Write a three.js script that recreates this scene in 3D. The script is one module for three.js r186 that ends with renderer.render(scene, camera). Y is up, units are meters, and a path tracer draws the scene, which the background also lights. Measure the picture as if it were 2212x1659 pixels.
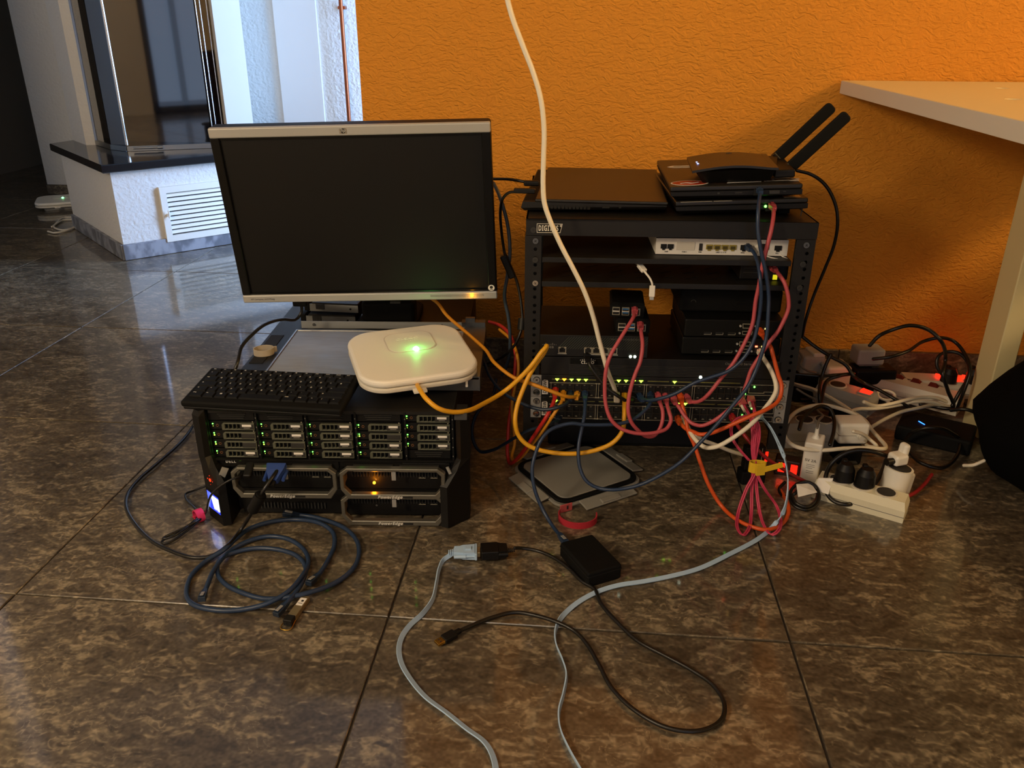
import * as THREE from 'three';
import { RoundedBoxGeometry } from 'three/addons/geometries/RoundedBoxGeometry.js';
import { mergeGeometries } from 'three/addons/utils/BufferGeometryUtils.js';
import { FontLoader } from 'three/addons/loaders/FontLoader.js';
import { RectAreaLightUniformsLib } from 'three/addons/lights/RectAreaLightUniformsLib.js';

// ------------------------------------------------------------ camera, lights, exposure
const scene = new THREE.Scene();
scene.background = new THREE.Color(0x000000);
const renderer = new THREE.WebGLRenderer({ antialias: true });
renderer.toneMapping = THREE.LinearToneMapping;
renderer.toneMappingExposure = 0.9;
renderer.shadowMap.enabled = true;
RectAreaLightUniformsLib.init();
const camera = new THREE.PerspectiveCamera(49.99, 4 / 3, 0.05, 30);
camera.position.set(0, 0.839, 0);
camera.rotation.order = 'YXZ';
camera.rotation.set(-0.4118, 0.0871, 0.0041);
scene.add(camera);

const LAMP = { x: 3.05, y: 2.15, z: -0.5, power: 13.5, color: 0xffcf86 };   // unseen globe lamp right of the desk, lights wall and desk top
const lampLight = new THREE.PointLight(LAMP.color, LAMP.power, 0, 2);
lampLight.position.set(LAMP.x, LAMP.y, LAMP.z); lampLight.castShadow = true; lampLight.shadow.radius = 8; scene.add(lampLight);
const LAMP2 = { x: -1.45, y: 1.45, z: 0.45, power: 8, color: 0xffe4bf };      // unseen globe lamp left of the viewpoint, lights wall and foreground
const lampLight2 = new THREE.PointLight(LAMP2.color, LAMP2.power, 0, 2);
lampLight2.position.set(LAMP2.x, LAMP2.y, LAMP2.z); lampLight2.castShadow = true; lampLight2.shadow.radius = 10; scene.add(lampLight2);
const ceilLight = new THREE.RectAreaLight(0xfff0da, 2.2, 0.9, 0.9);        // unseen ceiling panel behind the camera, placed to brighten floor and fronts
ceilLight.position.set(-0.5, 2.36, 0.7); ceilLight.lookAt(-0.5, 0, 0.7); scene.add(ceilLight);
const WIN = { x: 0.3, y: 0.95, z: -3.36, w: 0.62, h: 1.3 };                // unseen window of the back passage, placed to light fireplace and floor
const winLight = new THREE.RectAreaLight(0x9fc6ff, 33, WIN.w, WIN.h);
winLight.position.set(WIN.x - 0.02, WIN.y, WIN.z); winLight.lookAt(WIN.x - 2, WIN.y, WIN.z); scene.add(winLight);

const DOORW = { x: 0.78, y: 1.06, w: 1.18, h: 2.08 };                         // unseen glazed door behind the viewpoint, placed to reflect in the fireplace glass
const doorLight = new THREE.RectAreaLight(0x9fb8dc, 0.8, DOORW.w - .1, DOORW.h - .1);
doorLight.position.set(DOORW.x, DOORW.y, 1.97); doorLight.lookAt(DOORW.x, DOORW.y, 0); scene.add(doorLight);

// ------------------------------------------------------------ helpers
let seed = 20240;
const rnd = () => { seed = (seed * 1664525 + 1013904223) >>> 0; return seed / 4294967296; };
const rr = (a, b) => a + (b - a) * rnd();
const V3 = (x, y, z) => new THREE.Vector3(x, y, z);
const used = {};
const numbered = n => { const k = used[n] = (used[n] || 0) + 1; return k === 1 ? n : n + '_' + String(k - 1).padStart(3, '0'); };
function shadow(o) { o.castShadow = true; o.receiveShadow = true; return o; }
function thing(name, label, category, pos = [0, 0, 0], ry = 0, group) {
  const g = new THREE.Group(); g.name = numbered(name); g.position.set(...(pos.isVector3 ? pos.toArray() : pos)); g.rotation.y = ry;
  g.userData = { label, category }; if (group) g.userData.group = group; scene.add(g); return g;
}
function part(parent, name, geo, mat, label) {
  const m = shadow(new THREE.Mesh(Array.isArray(geo) ? mg(geo) : geo, mat)); m.name = name;
  if (label) m.userData.label = label; parent.add(m); return m;
}
function solo(name, label, category, geo, mat, group) {
  const m = shadow(new THREE.Mesh(Array.isArray(geo) ? mg(geo) : geo, mat)); m.name = numbered(name);
  m.userData = { label, category }; if (group) m.userData.group = group; scene.add(m); return m;
}
function struct(name, geo, mat, label) {
  const m = shadow(new THREE.Mesh(Array.isArray(geo) ? mg(geo) : geo, mat)); m.name = name;
  m.userData = { kind: 'structure', label, category: name.split('_')[0] }; scene.add(m); return m;
}
function mg(a) {
  const l = a.flat(9).map(g => { let q = g.index ? g.toNonIndexed() : g; for (const k of Object.keys(q.attributes)) if (!['position', 'normal', 'uv'].includes(k)) q.deleteAttribute(k); return q; });
  return l.length === 1 ? l[0] : mergeGeometries(l);
}
function tf(g, x = 0, y = 0, z = 0, rx = 0, ry = 0, rz = 0) {
  const m = new THREE.Matrix4().makeRotationFromEuler(new THREE.Euler(rx, ry, rz)); m.setPosition(x, y, z); g.applyMatrix4(m); return g;
}
const bx = (w, h, d, x = 0, y = 0, z = 0, rx, ry, rz) => tf(new THREE.BoxGeometry(w, h, d), x, y, z, rx, ry, rz);
const rb = (w, h, d, r, x = 0, y = 0, z = 0, rx, ry, rz) => tf(new RoundedBoxGeometry(w, h, d, 2, Math.min(r, w / 2.02, h / 2.02, d / 2.02)), x, y, z, rx, ry, rz);
const cyl = (r1, r2, h, x = 0, y = 0, z = 0, rx, ry, rz, s = 20) => tf(new THREE.CylinderGeometry(r1, r2, h, s), x, y, z, rx, ry, rz);
const cylz = (r, d, x, y, z, s = 16) => cyl(r, r, d, x, y, z, Math.PI / 2, 0, 0, s);
function metric(g, s = 1, ox = 0, oy = 0) {   // uv in metres by dominant normal
  g = g.index ? g.toNonIndexed() : g; const p = g.attributes.position, n = g.attributes.normal, uv = new Float32Array(p.count * 2);
  for (let i = 0; i < p.count; i++) {
    const ax = Math.abs(n.getX(i)), ay = Math.abs(n.getY(i)), az = Math.abs(n.getZ(i)); let u, v;
    if (ay >= ax && ay >= az) { u = p.getX(i); v = -p.getZ(i); } else if (ax > az) { u = p.getZ(i); v = p.getY(i); } else { u = p.getX(i); v = p.getY(i); }
    uv[2 * i] = u * s + ox; uv[2 * i + 1] = v * s + oy;
  }
  g.setAttribute('uv', new THREE.BufferAttribute(uv, 2)); return g;
}
function shapeOf(pts, holes = []) {
  const s = new THREE.Shape(pts.map(p => new THREE.Vector2(p[0], p[1])));
  for (const h of holes) s.holes.push(new THREE.Path(h.map(p => new THREE.Vector2(p[0], p[1])))); return s;
}
function ext(pts, depth, bevel = 0, holes = [], seg = 1) {   // extruded towards +z from z=0
  return new THREE.ExtrudeGeometry(pts instanceof THREE.Shape ? pts : shapeOf(pts, holes), { depth: depth - 2 * bevel, bevelEnabled: bevel > 0, bevelThickness: bevel, bevelSize: bevel, bevelOffset: -bevel, bevelSegments: seg, curveSegments: 10 }).translate(0, 0, bevel);
}
function rrect(w, h, r) {
  const s = new THREE.Shape(), x = -w / 2, y = -h / 2;
  s.moveTo(x + r, y); s.lineTo(x + w - r, y); s.absarc(x + w - r, y + r, r, -Math.PI / 2, 0); s.lineTo(x + w, y + h - r); s.absarc(x + w - r, y + h - r, r, 0, Math.PI / 2);
  s.lineTo(x + r, y + h); s.absarc(x + r, y + h - r, r, Math.PI / 2, Math.PI); s.lineTo(x, y + r); s.absarc(x + r, y + r, r, Math.PI, 1.5 * Math.PI); return s;
}
const curveOf = pts => new THREE.CatmullRomCurve3(pts.map(p => p.isVector3 ? p : V3(...p)), false, 'centripetal');
function tube(pts, r, o = V3(0, 0, 0), per = 5, rs = 8, closed = false) {
  const c = new THREE.CatmullRomCurve3(pts.map(p => (p.isVector3 ? p.clone() : V3(...p)).sub(o)), closed, 'centripetal');
  const g = new THREE.TubeGeometry(c, Math.max(6, pts.length * per), r, rs, closed); const parts = [g];
  if (!closed) for (const t of [0, 1]) parts.push(tf(new THREE.SphereGeometry(r, 8, 6), ...c.getPoint(t).toArray()));
  return mg(parts);
}
function ribbon(pts, w, h, o = V3(0, 0, 0), twist = () => 0, per = 6) {    // flat cable, upright normal with a twist
  const c = curveOf(pts.map(p => V3(...p).sub(o))), n = pts.length * per, pos = [], idx = [], uv = []; const L = c.getLength();
  const q = [[-.5, -.5], [.5, -.5], [.5, .5], [-.5, .5]];
  for (let i = 0; i <= n; i++) {
    const t = i / n, p = c.getPointAt(t), T = c.getTangentAt(t); let up = V3(0, 1, 0); if (Math.abs(T.y) > .9) up = V3(0, 0, 1);
    let S = V3().crossVectors(T, up).normalize(), N = V3().crossVectors(S, T).normalize(); const a = twist(t);
    const s2 = S.clone().multiplyScalar(Math.cos(a)).addScaledVector(N, Math.sin(a)), n2 = N.clone().multiplyScalar(Math.cos(a)).addScaledVector(S, -Math.sin(a));
    for (let k = 0; k < 4; k++) { const v = p.clone().addScaledVector(s2, q[k][0] * w).addScaledVector(n2, q[k][1] * h); pos.push(v.x, v.y, v.z); uv.push(t * L, k / 4); }
    if (i < n) for (let k = 0; k < 4; k++) { const a0 = i * 4 + k, a1 = i * 4 + (k + 1) % 4; idx.push(a0, a1, a1 + 4, a0, a1 + 4, a0 + 4); }
  }
  const g = new THREE.BufferGeometry(); g.setAttribute('position', new THREE.Float32BufferAttribute(pos, 3)); g.setAttribute('uv', new THREE.Float32BufferAttribute(uv, 2)); g.setIndex(idx);
  const ng = g.toNonIndexed(); ng.computeVertexNormals(); return ng;
}
const font = await new FontLoader().loadAsync('fonts/droid/droid_sans_bold.typeface.json');
const fontR = await new FontLoader().loadAsync('fonts/droid/droid_sans_regular.typeface.json');
function txt(s, size, x = 0, y = 0, z = 0, { f = font, align = 0, skew = 0, d = 0.0003, sx = 1 } = {}) {   // thin printed lettering facing +z
  const sh = f.generateShapes(s, size); let g = new THREE.ExtrudeGeometry(sh, { depth: d, bevelEnabled: false, curveSegments: 2 });
  g.computeBoundingBox(); const b = g.boundingBox; g.translate(-b.min.x - (b.max.x - b.min.x) * align, 0, 0);
  g.applyMatrix4(new THREE.Matrix4().set(sx, skew, 0, 0, 0, 1, 0, 0, 0, 0, 1, 0, 0, 0, 0, 1)); return g.translate(x, y, z);
}
// rack frame (l along the front, y up, o out of the front) and server frame
const RY = 0.0392, VY = 0.0757;
const frame = (P, a) => (l, y, o) => V3(P[0] + l * Math.cos(a) + o * Math.sin(a), y, P[2] - l * Math.sin(a) + o * Math.cos(a));
const RW = frame([-0.089, 0, -1.4345], RY), VW = frame([-0.6701, 0, -1.2491], VY);

// ------------------------------------------------------------ periodic noise and textures
const perm = new Uint16Array(4096); for (let i = 0; i < 4096; i++) perm[i] = Math.floor(rnd() * 4096);
const hash = (x, y) => perm[(perm[x & 4095] + y) & 4095] / 4096;
function vn(x, y, px, py) {   // value noise with integer periods
  const xi = Math.floor(x), yi = Math.floor(y), fx = x - xi, fy = y - yi, m = (a, p) => ((a % p) + p) % p;
  const x0 = m(xi, px), x1 = m(xi + 1, px), y0 = m(yi, py), y1 = m(yi + 1, py), u = fx * fx * (3 - 2 * fx), v = fy * fy * (3 - 2 * fy);
  return (hash(x0, y0) * (1 - u) + hash(x1, y0) * u) * (1 - v) + (hash(x0, y1) * (1 - u) + hash(x1, y1) * u) * v;
}
function fbm(u, v, fx, fy, oct) { let a = .5, s = 0, t = 0; for (let i = 0; i < oct; i++) { s += a * vn(u * fx + i * 7, v * fy + i * 3, fx, fy); t += a; a *= .5; fx *= 2; fy *= 2; } return s / t; }
function tex(w, h, fn, srgb, rx = 1, ry = 1) {
  const d = new Uint8Array(w * h * 4);
  for (let j = 0; j < h; j++) for (let i = 0; i < w; i++) { const c = fn(i / w, j / h, i, j), k = (j * w + i) * 4; d[k] = c[0]; d[k + 1] = c[1]; d[k + 2] = c[2]; d[k + 3] = 255; }
  const t = new THREE.DataTexture(d, w, h); t.wrapS = t.wrapT = THREE.RepeatWrapping; t.magFilter = THREE.LinearFilter; t.minFilter = THREE.LinearMipmapLinearFilter; t.generateMipmaps = true;
  if (srgb) t.colorSpace = THREE.SRGBColorSpace; t.repeat.set(rx, ry); t.needsUpdate = true; return t;
}
const g1 = v => { const c = Math.max(0, Math.min(255, v * 255)); return [c, c, c]; };
const mixc = (a, b, t) => [a[0] + (b[0] - a[0]) * t, a[1] + (b[1] - a[1]) * t, a[2] + (b[2] - a[2]) * t];
const sst = (a, b, x) => { const t = Math.max(0, Math.min(1, (x - a) / (b - a))); return t * t * (3 - 2 * t); };
const fineBump = tex(256, 256, (u, v) => g1(fbm(u, v, 64, 64, 3)), false, 4, 4);

// ------------------------------------------------------------ materials
const std = (color, roughness = .5, metalness = 0, o = {}) => new THREE.MeshStandardMaterial({ color, roughness, metalness, ...o });
const dull = (color, roughness, k) => new THREE.MeshPhysicalMaterial({ color, roughness, specularIntensity: k });   // plastic with a weak sheen
const glow = (color, k = 6, base = 0x111111) => new THREE.MeshStandardMaterial({ color: base, emissive: color, emissiveIntensity: k, roughness: .4 });
const M = {
  black: dull(0x0b0a09, .5, .6), blackMatte: dull(0x080807, .75, .4), blackMetal: std(0x15130f, .5, .2), darkGrey: std(0x2a2926, .5), lidGrey: std(0x24211d, .42, .1),
  laptopA: std(0x1f1d1b, .4, .15), port: std(0x040404, .8), silver: std(0xa6a6a3, .42, .15), steel: std(0x9a9b99, .32, .95), chrome: std(0xd8dade, .12, 1),
  brassy: std(0xb7a47a, .35, .8), greySteel: std(0x6e7070, .38, .85), handle: std(0x77746a, .36, .7), white: std(0xe6e2d6, .45), offwhite: std(0xcfc9ba, .5), ivory: std(0xd9d3b8, .5),
  grey: std(0x8b8a86, .5), adapterGrey: std(0x9c9994, .5), labelWhite: std(0xe8e4da, .6), inkWhite: std(0xd6d3c9, .6), inkGrey: std(0x77746c, .6), inkDark: std(0x23211f, .7), inkDim: std(0x3d3b36, .6),
  frameTin: std(0xa39d88, .42, .3), yellow: std(0xe3a51f, .42), yellowDeep: std(0xcf8a1b, .45), pink: std(0xb94e55, .45), magenta: std(0xc03a58, .4), red: std(0xb8261f, .45), darkRed: std(0x97161f, .45),
  orange: std(0xd2521c, .42), blue: std(0x22344f, .38), blueDeep: std(0x1a2738, .4), blueVga: std(0x26407f, .5), paleBlue: std(0xa6c2dd, .45), cream: std(0xe4dcc6, .45), cordBlack: std(0x110f0d, .35),
  greyCord: std(0x6d675e, .5), velcroRed: std(0xa91f2f, .9), velcroPink: std(0xc9264e, .9), velcroYellow: std(0xd8b01f, .9), velcroGrey: std(0xa79d8c, .9), gold: std(0xc9a14a, .25, 1), blueInsert: std(0x3a7fc0, .5), yellowPort: std(0x9a8a35, .5),
  ledGreen: glow(0x5cff4a, 9), ledLime: glow(0xb4ff3c, 7), ledWhite: glow(0xeaffdf, 8), ledAmber: glow(0xffa018, 12), ledRed: glow(0xff2a12, 9), ledBlue: glow(0x2f74ff, 5), ledYellow: glow(0xd8c81e, 1.2), stripOlive: std(0x77743a, .6),
};
// ------------------------------------------------------------ room shell
const plasterTex = tex(1024, 1024, (u, v) => {      // rolled plaster: short soft wrinkles lying mostly level
  const wx = (fbm(u, v, 26, 26, 2) - .5) * .026, wy = (fbm(u + .37, v + .11, 26, 26, 2) - .5) * .03, a = ((u + wx) % 1 + 1) % 1, b = ((v + wy) % 1 + 1) % 1;
  const r1 = sst(.3, .72, vn(a * 58, b * 150, 58, 150)), r2 = sst(.25, .75, vn(a * 120 + 5, b * 270 + 9, 120, 270));
  return g1(.12 + .42 * r1 + .26 * r2 + .16 * fbm(u, v, 250, 320, 1));
}, false);
plasterTex.repeat.set(1 / .55, 1 / .55);
const plasterFine = tex(512, 512, (u, v) => g1(.7 * fbm(u, v, 40, 40, 3) + .3 * (1 - Math.abs(2 * fbm(u, v, 24, 30, 2) - 1))), false); plasterFine.repeat.set(1 / .4, 1 / .4);
const orangeTone = tex(256, 256, (u, v) => mixc([202, 132, 32], [212, 141, 39], fbm(u, v, 5, 5, 4)), true); orangeTone.repeat.set(.5, .5);
const WALL = { z: -2.035, x0: -.541 };
const orangeMat = new THREE.MeshStandardMaterial({ map: orangeTone, roughness: .82, bumpMap: plasterTex, bumpScale: .0021 });
const whitePlaster = new THREE.MeshStandardMaterial({ color: 0xd9d6cf, roughness: .88, bumpMap: plasterFine, bumpScale: .003 });
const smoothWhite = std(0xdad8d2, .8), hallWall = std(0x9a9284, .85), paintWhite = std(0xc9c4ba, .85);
const CH = 2.45;
const wb = (x0, x1, y0, y1, z0, z1) => metric(bx(x1 - x0, y1 - y0, z1 - z0, (x0 + x1) / 2, (y0 + y1) / 2, (z0 + z1) / 2));
struct('wall_back', wb(WALL.x0, 3.4, 0, CH, -2.2, WALL.z), orangeMat, 'orange textured plaster wall behind the rack and desk');
struct('wall_unseen_return', wb(WALL.x0, .3, 0, CH, -2.87, -2.201), smoothWhite, 'unseen white return of the wall, placed to bound the passage daylight');  // unseen wall, placed to keep the passage daylight off the near floor
struct('wall_right', wb(3.4, 3.5, 0, CH, -2.2, 2), paintWhite, 'plain wall on the right side of the room');
struct('wall_front', [wb(-3.6, DOORW.x - DOORW.w / 2, 0, CH, 2, 2.1), wb(DOORW.x + DOORW.w / 2, 3.5, 0, CH, 2, 2.1), wb(DOORW.x - DOORW.w / 2, DOORW.x + DOORW.w / 2, DOORW.y + DOORW.h / 2, CH, 2, 2.1)], paintWhite, 'plain wall behind the viewpoint');
struct('wall_left', wb(-3.6, -3.5, 0, CH, -3.9, 2), paintWhite, 'plain wall on the left side of the room');
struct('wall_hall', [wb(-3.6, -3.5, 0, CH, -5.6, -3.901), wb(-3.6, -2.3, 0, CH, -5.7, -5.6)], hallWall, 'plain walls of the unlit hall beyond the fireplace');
struct('wall_added_partition', wb(-3.5, -2.28, 0, CH, -2.5, -2.38), paintWhite, 'added partition wall out of view, placed to shade the hall');  // added out of view to keep lamp light off the hall
struct('wall_column', wb(-2.85, -2.3, 0, CH, -5.6, -4.2), whitePlaster, 'pale wall end beside the dark hall');
struct('wall_rear', [wb(-2.3, .45, 0, CH, -4.4, -3.75)], whitePlaster, 'white plaster wall of the daylit passage');
struct('wall_passage', [wb(.3, .45, 0, WIN.y - WIN.h / 2, -3.75, -2.87), wb(.3, .45, WIN.y + WIN.h / 2, CH, -3.75, -2.87), wb(.3, .45, WIN.y - WIN.h / 2, WIN.y + WIN.h / 2, -2.87 - (.18), -2.87), wb(.3, .45, WIN.y - WIN.h / 2, WIN.y + WIN.h / 2, -3.75, -3.67)], smoothWhite, 'end wall of the passage around the window');
struct('ceiling', wb(-3.6, 3.5, CH, CH + .1, -5.7, 2.1), std(0x9c968a, .9), 'plain white ceiling');
{
  const w = new THREE.Group(); w.name = 'window_1'; w.userData = { kind: 'structure', label: 'unseen daylight window at the end of the passage, lighting the fireplace', category: 'window' }; scene.add(w); w.position.set(WIN.x + .03, WIN.y, WIN.z);
  part(w, 'window_frame', [bx(.05, .05, WIN.w, 0, WIN.h / 2 - .025, 0), bx(.05, .05, WIN.w, 0, -WIN.h / 2 + .025, 0), bx(.05, WIN.h - .1, .05, 0, 0, WIN.w / 2 - .025), bx(.05, WIN.h - .1, .05, 0, 0, -WIN.w / 2 + .025)], M.white);
  part(w, 'pane', bx(.01, WIN.h - .1, WIN.w - .1, .01, 0, 0), new THREE.MeshStandardMaterial({ color: 0x88a0c0, emissive: 0xa9ccff, emissiveIntensity: 3, roughness: .2 }));
}
{
  const w = new THREE.Group(); w.name = 'window_2'; w.userData = { kind: 'structure', label: 'unseen glazed door behind the viewpoint, placed for its reflection in the fireplace glass', category: 'window' }; scene.add(w); w.position.set(DOORW.x, DOORW.y, 2.03);
  const hw = DOORW.w / 2, hh = DOORW.h / 2; part(w, 'window_frame', [bx(DOORW.w, .07, .06, 0, hh - .035, 0), bx(DOORW.w, .09, .06, 0, -hh + .045, 0), bx(.07, DOORW.h, .06, hw - .035, 0, 0), bx(.07, DOORW.h, .06, -hw + .035, 0, 0), bx(.05, DOORW.h, .06, -.25, 0, 0)], M.darkGrey);
  part(w, 'pane', bx(DOORW.w - .1, DOORW.h - .1, .01, 0, 0, .01), new THREE.MeshStandardMaterial({ color: 0x60708a, emissive: 0x9fb8dc, emissiveIntensity: .8, roughness: .2 }));
}
// boxed duct and copper pipe in front of the passage wall
struct('trim_1', wb(-1.352, -1.167, 0, CH, -3.75, -3.737), smoothWhite, 'smooth white boxed duct on the passage wall');
solo('copper_pipe', 'bare copper heating pipe running up the white passage wall', 'pipe', [cyl(.0085, .0085, 2.4, -1.05, 1.2, -3.715), cyl(.013, .013, .03, -1.05, 1.0, -3.715), bx(.03, .012, .03, -1.05, .9, -3.735)], std(0x8a4a2c, .3, .85));

// ------------------------------------------------------------ floor of large stone tiles, each its own piece
const D = .6069, TX = -.8842, TZ = -1.0002;
const stoneTex = tex(2048, 2048, (u, v) => {
  const wx = (fbm(u, v, 90, 80, 2) - .5) * .010, wy = (fbm(u + .5, v + .2, 90, 80, 2) - .5) * .008, a = ((u + wx) % 1 + 1) % 1, b = ((v + wy) % 1 + 1) % 1;
  const big = fbm(u, v, 9, 6, 3), patch = fbm(a, b, 44, 70, 2), fl = fbm(a, b, 180, 350, 2), fd = fbm(a + .43, b + .29, 170, 360, 2), cr = 1 - Math.abs(2 * vn(a * 200 + 3, b * 420 + 7, 200, 420) - 1), sp = vn(u * 640, v * 640, 640, 640);
  let c = mixc([80, 71, 58], [106, 95, 77], sst(.25, .75, .4 * fl + .3 * patch + .3 * big));
  c = mixc(c, [150, 137, 111], sst(.54, .8, fl + .35 * (patch - .5) + .2 * (big - .5)) * .62);
  c = mixc(c, [60, 52, 41], sst(.55, .8, fd - .3 * (patch - .5) - .15 * (big - .5)) * .6);
  c = mixc(c, [168, 154, 126], sst(.9, .99, cr) * sst(.4, .62, .5 * patch + .5 * big) * .55);
  const k = .84 + .32 * sp; return [c[0] * k, c[1] * k, c[2] * k];
}, true);
const stoneBump = tex(1024, 1024, (u, v) => g1(.55 * fbm(u, v, 40, 110, 3) + .45 * fbm(u, v, 12, 12, 2)), false);
stoneTex.repeat.set(1 / 2.4, 1 / 2.4); stoneBump.repeat.set(1 / 2.4, 1 / 2.4);
const stoneMat = new THREE.MeshPhysicalMaterial({ map: stoneTex, roughness: .34, bumpMap: stoneBump, bumpScale: .00008, specularIntensity: .8, ior: 1.5, clearcoat: .9, clearcoatRoughness: .07 });
{
  const floor = new THREE.Group(); floor.name = 'floor'; floor.userData = { kind: 'structure', label: 'dark brown stone tile floor with pale streaks', category: 'floor' }; scene.add(floor);
  part(floor, 'grout', bx(7.2, .08, 7.9, -.05, -.043, -1.8), std(0x30291f, .9));
  const tileGeo = k => {   // bevelled slab, top at y = 0
    const s = D - .0032, b = .0012, t = -.02, h = s / 2, i = h - b, P = []; const q = (A, B, C, E) => P.push(...A, ...B, ...C, ...A, ...C, ...E);
    q([-i, 0, i], [i, 0, i], [i, 0, -i], [-i, 0, -i]);
    const o = [[-h, -b, h], [h, -b, h], [h, -b, -h], [-h, -b, -h]], n = [[-i, 0, i], [i, 0, i], [i, 0, -i], [-i, 0, -i]];
    for (let e = 0; e < 4; e++) { const f = (e + 1) % 4; q(o[e], o[f], n[f], n[e]); q([o[e][0], t, o[e][2]], [o[f][0], t, o[f][2]], o[f], o[e]); }
    const g = new THREE.BufferGeometry(); g.setAttribute('position', new THREE.Float32BufferAttribute(P, 3)); g.computeVertexNormals();
    return metric(g, 1, rnd() * 2.4, rnd() * 2.4);
  };
  const variants = Array.from({ length: 14 }, (_, k) => tileGeo(k)); let n = 0;
  for (let i = -5; i < 7; i++) for (let k = -5; k < 8; k++) {
    const m = part(floor, n ? 'tile_' + String(n).padStart(3, '0') : 'tile', variants[Math.floor(rnd() * 14)], stoneMat);
    m.position.set(TX + (i + .5) * D, rr(-.0004, .0002), TZ - (k - .5) * D); if (rnd() < .5) m.rotation.y = Math.PI; n++;
  }
}
const skirtMat = new THREE.MeshStandardMaterial({ map: stoneTex, roughness: .4 });
struct('baseboard_back', [[-.541, .06], [.06, .66], [.66, 1.26], [1.26, 1.86], [1.86, 2.46], [2.46, 3.06]].map(([a, b]) => metric(rb(b - a - .002, .08, .012, .002, (a + b) / 2, .041, WALL.z + .0065))), skirtMat, 'dark stone skirting along the orange wall');
struct('baseboard_column', metric(rb(.55, .05, .012, .002, -2.575, .026, -4.193)), skirtMat, 'stone skirting at the foot of the pale wall end');

const daylitStone = tex(512, 256, (u, v) => mixc([104, 106, 112], [150, 152, 158], sst(.3, .7, fbm(u, v, 40, 24, 4))), true);  // skirting stone paled and blued in its colour for the daylight on it
// ------------------------------------------------------------ corner fireplace turned by 45 degrees
{
  const F = thing('fireplace', 'corner fireplace with dark glass front, black stone ledge and white louvred base', 'fireplace', [-1.7525, 0, -2.957], Math.PI / 4);
  part(F, 'plaster_base', metric(ext([[0, 0], [.98, 0], [.98, 1.0], [.25, 1.0], [0, .72]], .335).rotateX(-Math.PI / 2)), whitePlaster);
  part(F, 'skirting', [metric(rb(.98, .06, .012, .002, .484, .031, .006)), metric(rb(.012, .06, .72, .002, -.006, .031, -.354))], new THREE.MeshStandardMaterial({ map: daylitStone, roughness: .45 }), 'stone skirting with the blue daylight put into its colour');
  const slabPts = [[-.035, -.035], [1.0, -.035], [1.0, 1.0], [.28, 1.0], [.1, .80], [-.035, .72]];
  part(F, 'stone_ledge', tf(ext(slabPts.map(p => [p[0], p[1]]), .03, .003), 0, .335, 0, -Math.PI / 2, 0, 0), std(0x16171a, .12), 'polished black stone ledge');
  // louvred vent
  const vent = part(F, 'vent_frame', [bx(.30, .024, .016, .31, .248, .008), bx(.30, .024, .016, .31, .06, .008), bx(.024, .164, .016, .172, .154, .008), bx(.024, .164, .016, .448, .154, .008)], M.white, 'white louvred vent frame');
  part(vent, 'vent_back', bx(.26, .17, .004, .31, .154, -.001), M.darkGrey);
  for (let i = 0; i < 9; i++) part(vent, 'slat', rb(.252, .0145, .003, .001, .31, .0835 + i * .0178, .008, -.6, 0, 0), M.white);
  part(vent, 'catch', [cylz(.006, .018, .178, .154, .022), rb(.006, .03, .006, .002, .178, .158, .03)], M.white);
  // chimney breast pillars and hood
  part(F, 'pillar', metric(ext([[.074, -.574], [.11, -.55], [.11, -.78], [.074, -.78]].map(p => [p[0], -p[1]]), 2.0).rotateX(-Math.PI / 2).translate(0, .365, 0)), whitePlaster);
  part(F, 'pillar', metric(ext([[.508, .165], [.508, .108], [.62, .108], [.62, .9], [.52, .9]], 2.0).rotateX(-Math.PI / 2).translate(0, .365, 0)), paintWhite);
  part(F, 'hearth_box', ext([[.15, .55], [.16, .40], [.20, .32], [.44, .24], [.49, .24], [.5, .85], [.16, .85]], 2.0).rotateX(-Math.PI / 2).translate(0, .366, 0), std(0x0c0a09, .9), 'sooty black hearth');
  const gl = new THREE.MeshPhysicalMaterial({ color: 0x100d0c, roughness: .03, metalness: 0, ior: 2.0, clearcoat: .6, clearcoatRoughness: .03, specularIntensity: 1 });
  const face = (a, b, y0, y1, t) => { const dx = b[0] - a[0], dz = b[1] - a[1], L = Math.hypot(dx, dz); return tf(bx(L, y1 - y0, t), (a[0] + b[0]) / 2, (y0 + y1) / 2, (a[1] + b[1]) / 2, 0, -Math.atan2(dz, dx), 0); };
  part(F, 'glass_side', face([.114, -.54], [.118, -.365], .385, 2.2, .005), gl);
  part(F, 'glass_corner', face([.119, -.362], [.15, -.275], .385, 2.2, .005), gl);
  part(F, 'glass_door', face([.152, -.272], [.455, -.154], .385, 2.2, .006), gl, 'large dark glass door');
  part(F, 'glass_edge', face([.457, -.152], [.505, -.138], .385, 2.2, .006), gl); for (const [tx, tz] of [[.459, -.147], [.474, -.142], [.498, -.136]]) part(F, 'trim', cyl(.0022, .0022, 1.8, tx, 1.285, tz), M.chrome, 'polished steel edge trim');
  part(F, 'trim', [cyl(.006, .006, 1.8, .151, 1.29, -.268), face([.111, -.55], [.116, -.536], .366, 2.2, .012)], M.chrome, 'polished steel edge trim');
  part(F, 'bottom_rail', [face([.112, -.55], [.119, -.362], .366, .385, .014), face([.119, -.362], [.152, -.272], .366, .385, .014), face([.152, -.272], [.5, -.139], .366, .385, .014)], M.steel, 'steel bottom rail');
  part(F, 'door_handle', [tf(cyl(.004, .004, .09, 0, 0, 0, 0, 0, Math.PI / 2), .21, .378, -.235, 0, -.37, 0), tf(cyl(.006, .006, .02, 0, 0, 0, 0, 0, Math.PI / 2), .262, .378, -.215, 0, -.37, 0)], M.steel);
}
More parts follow.
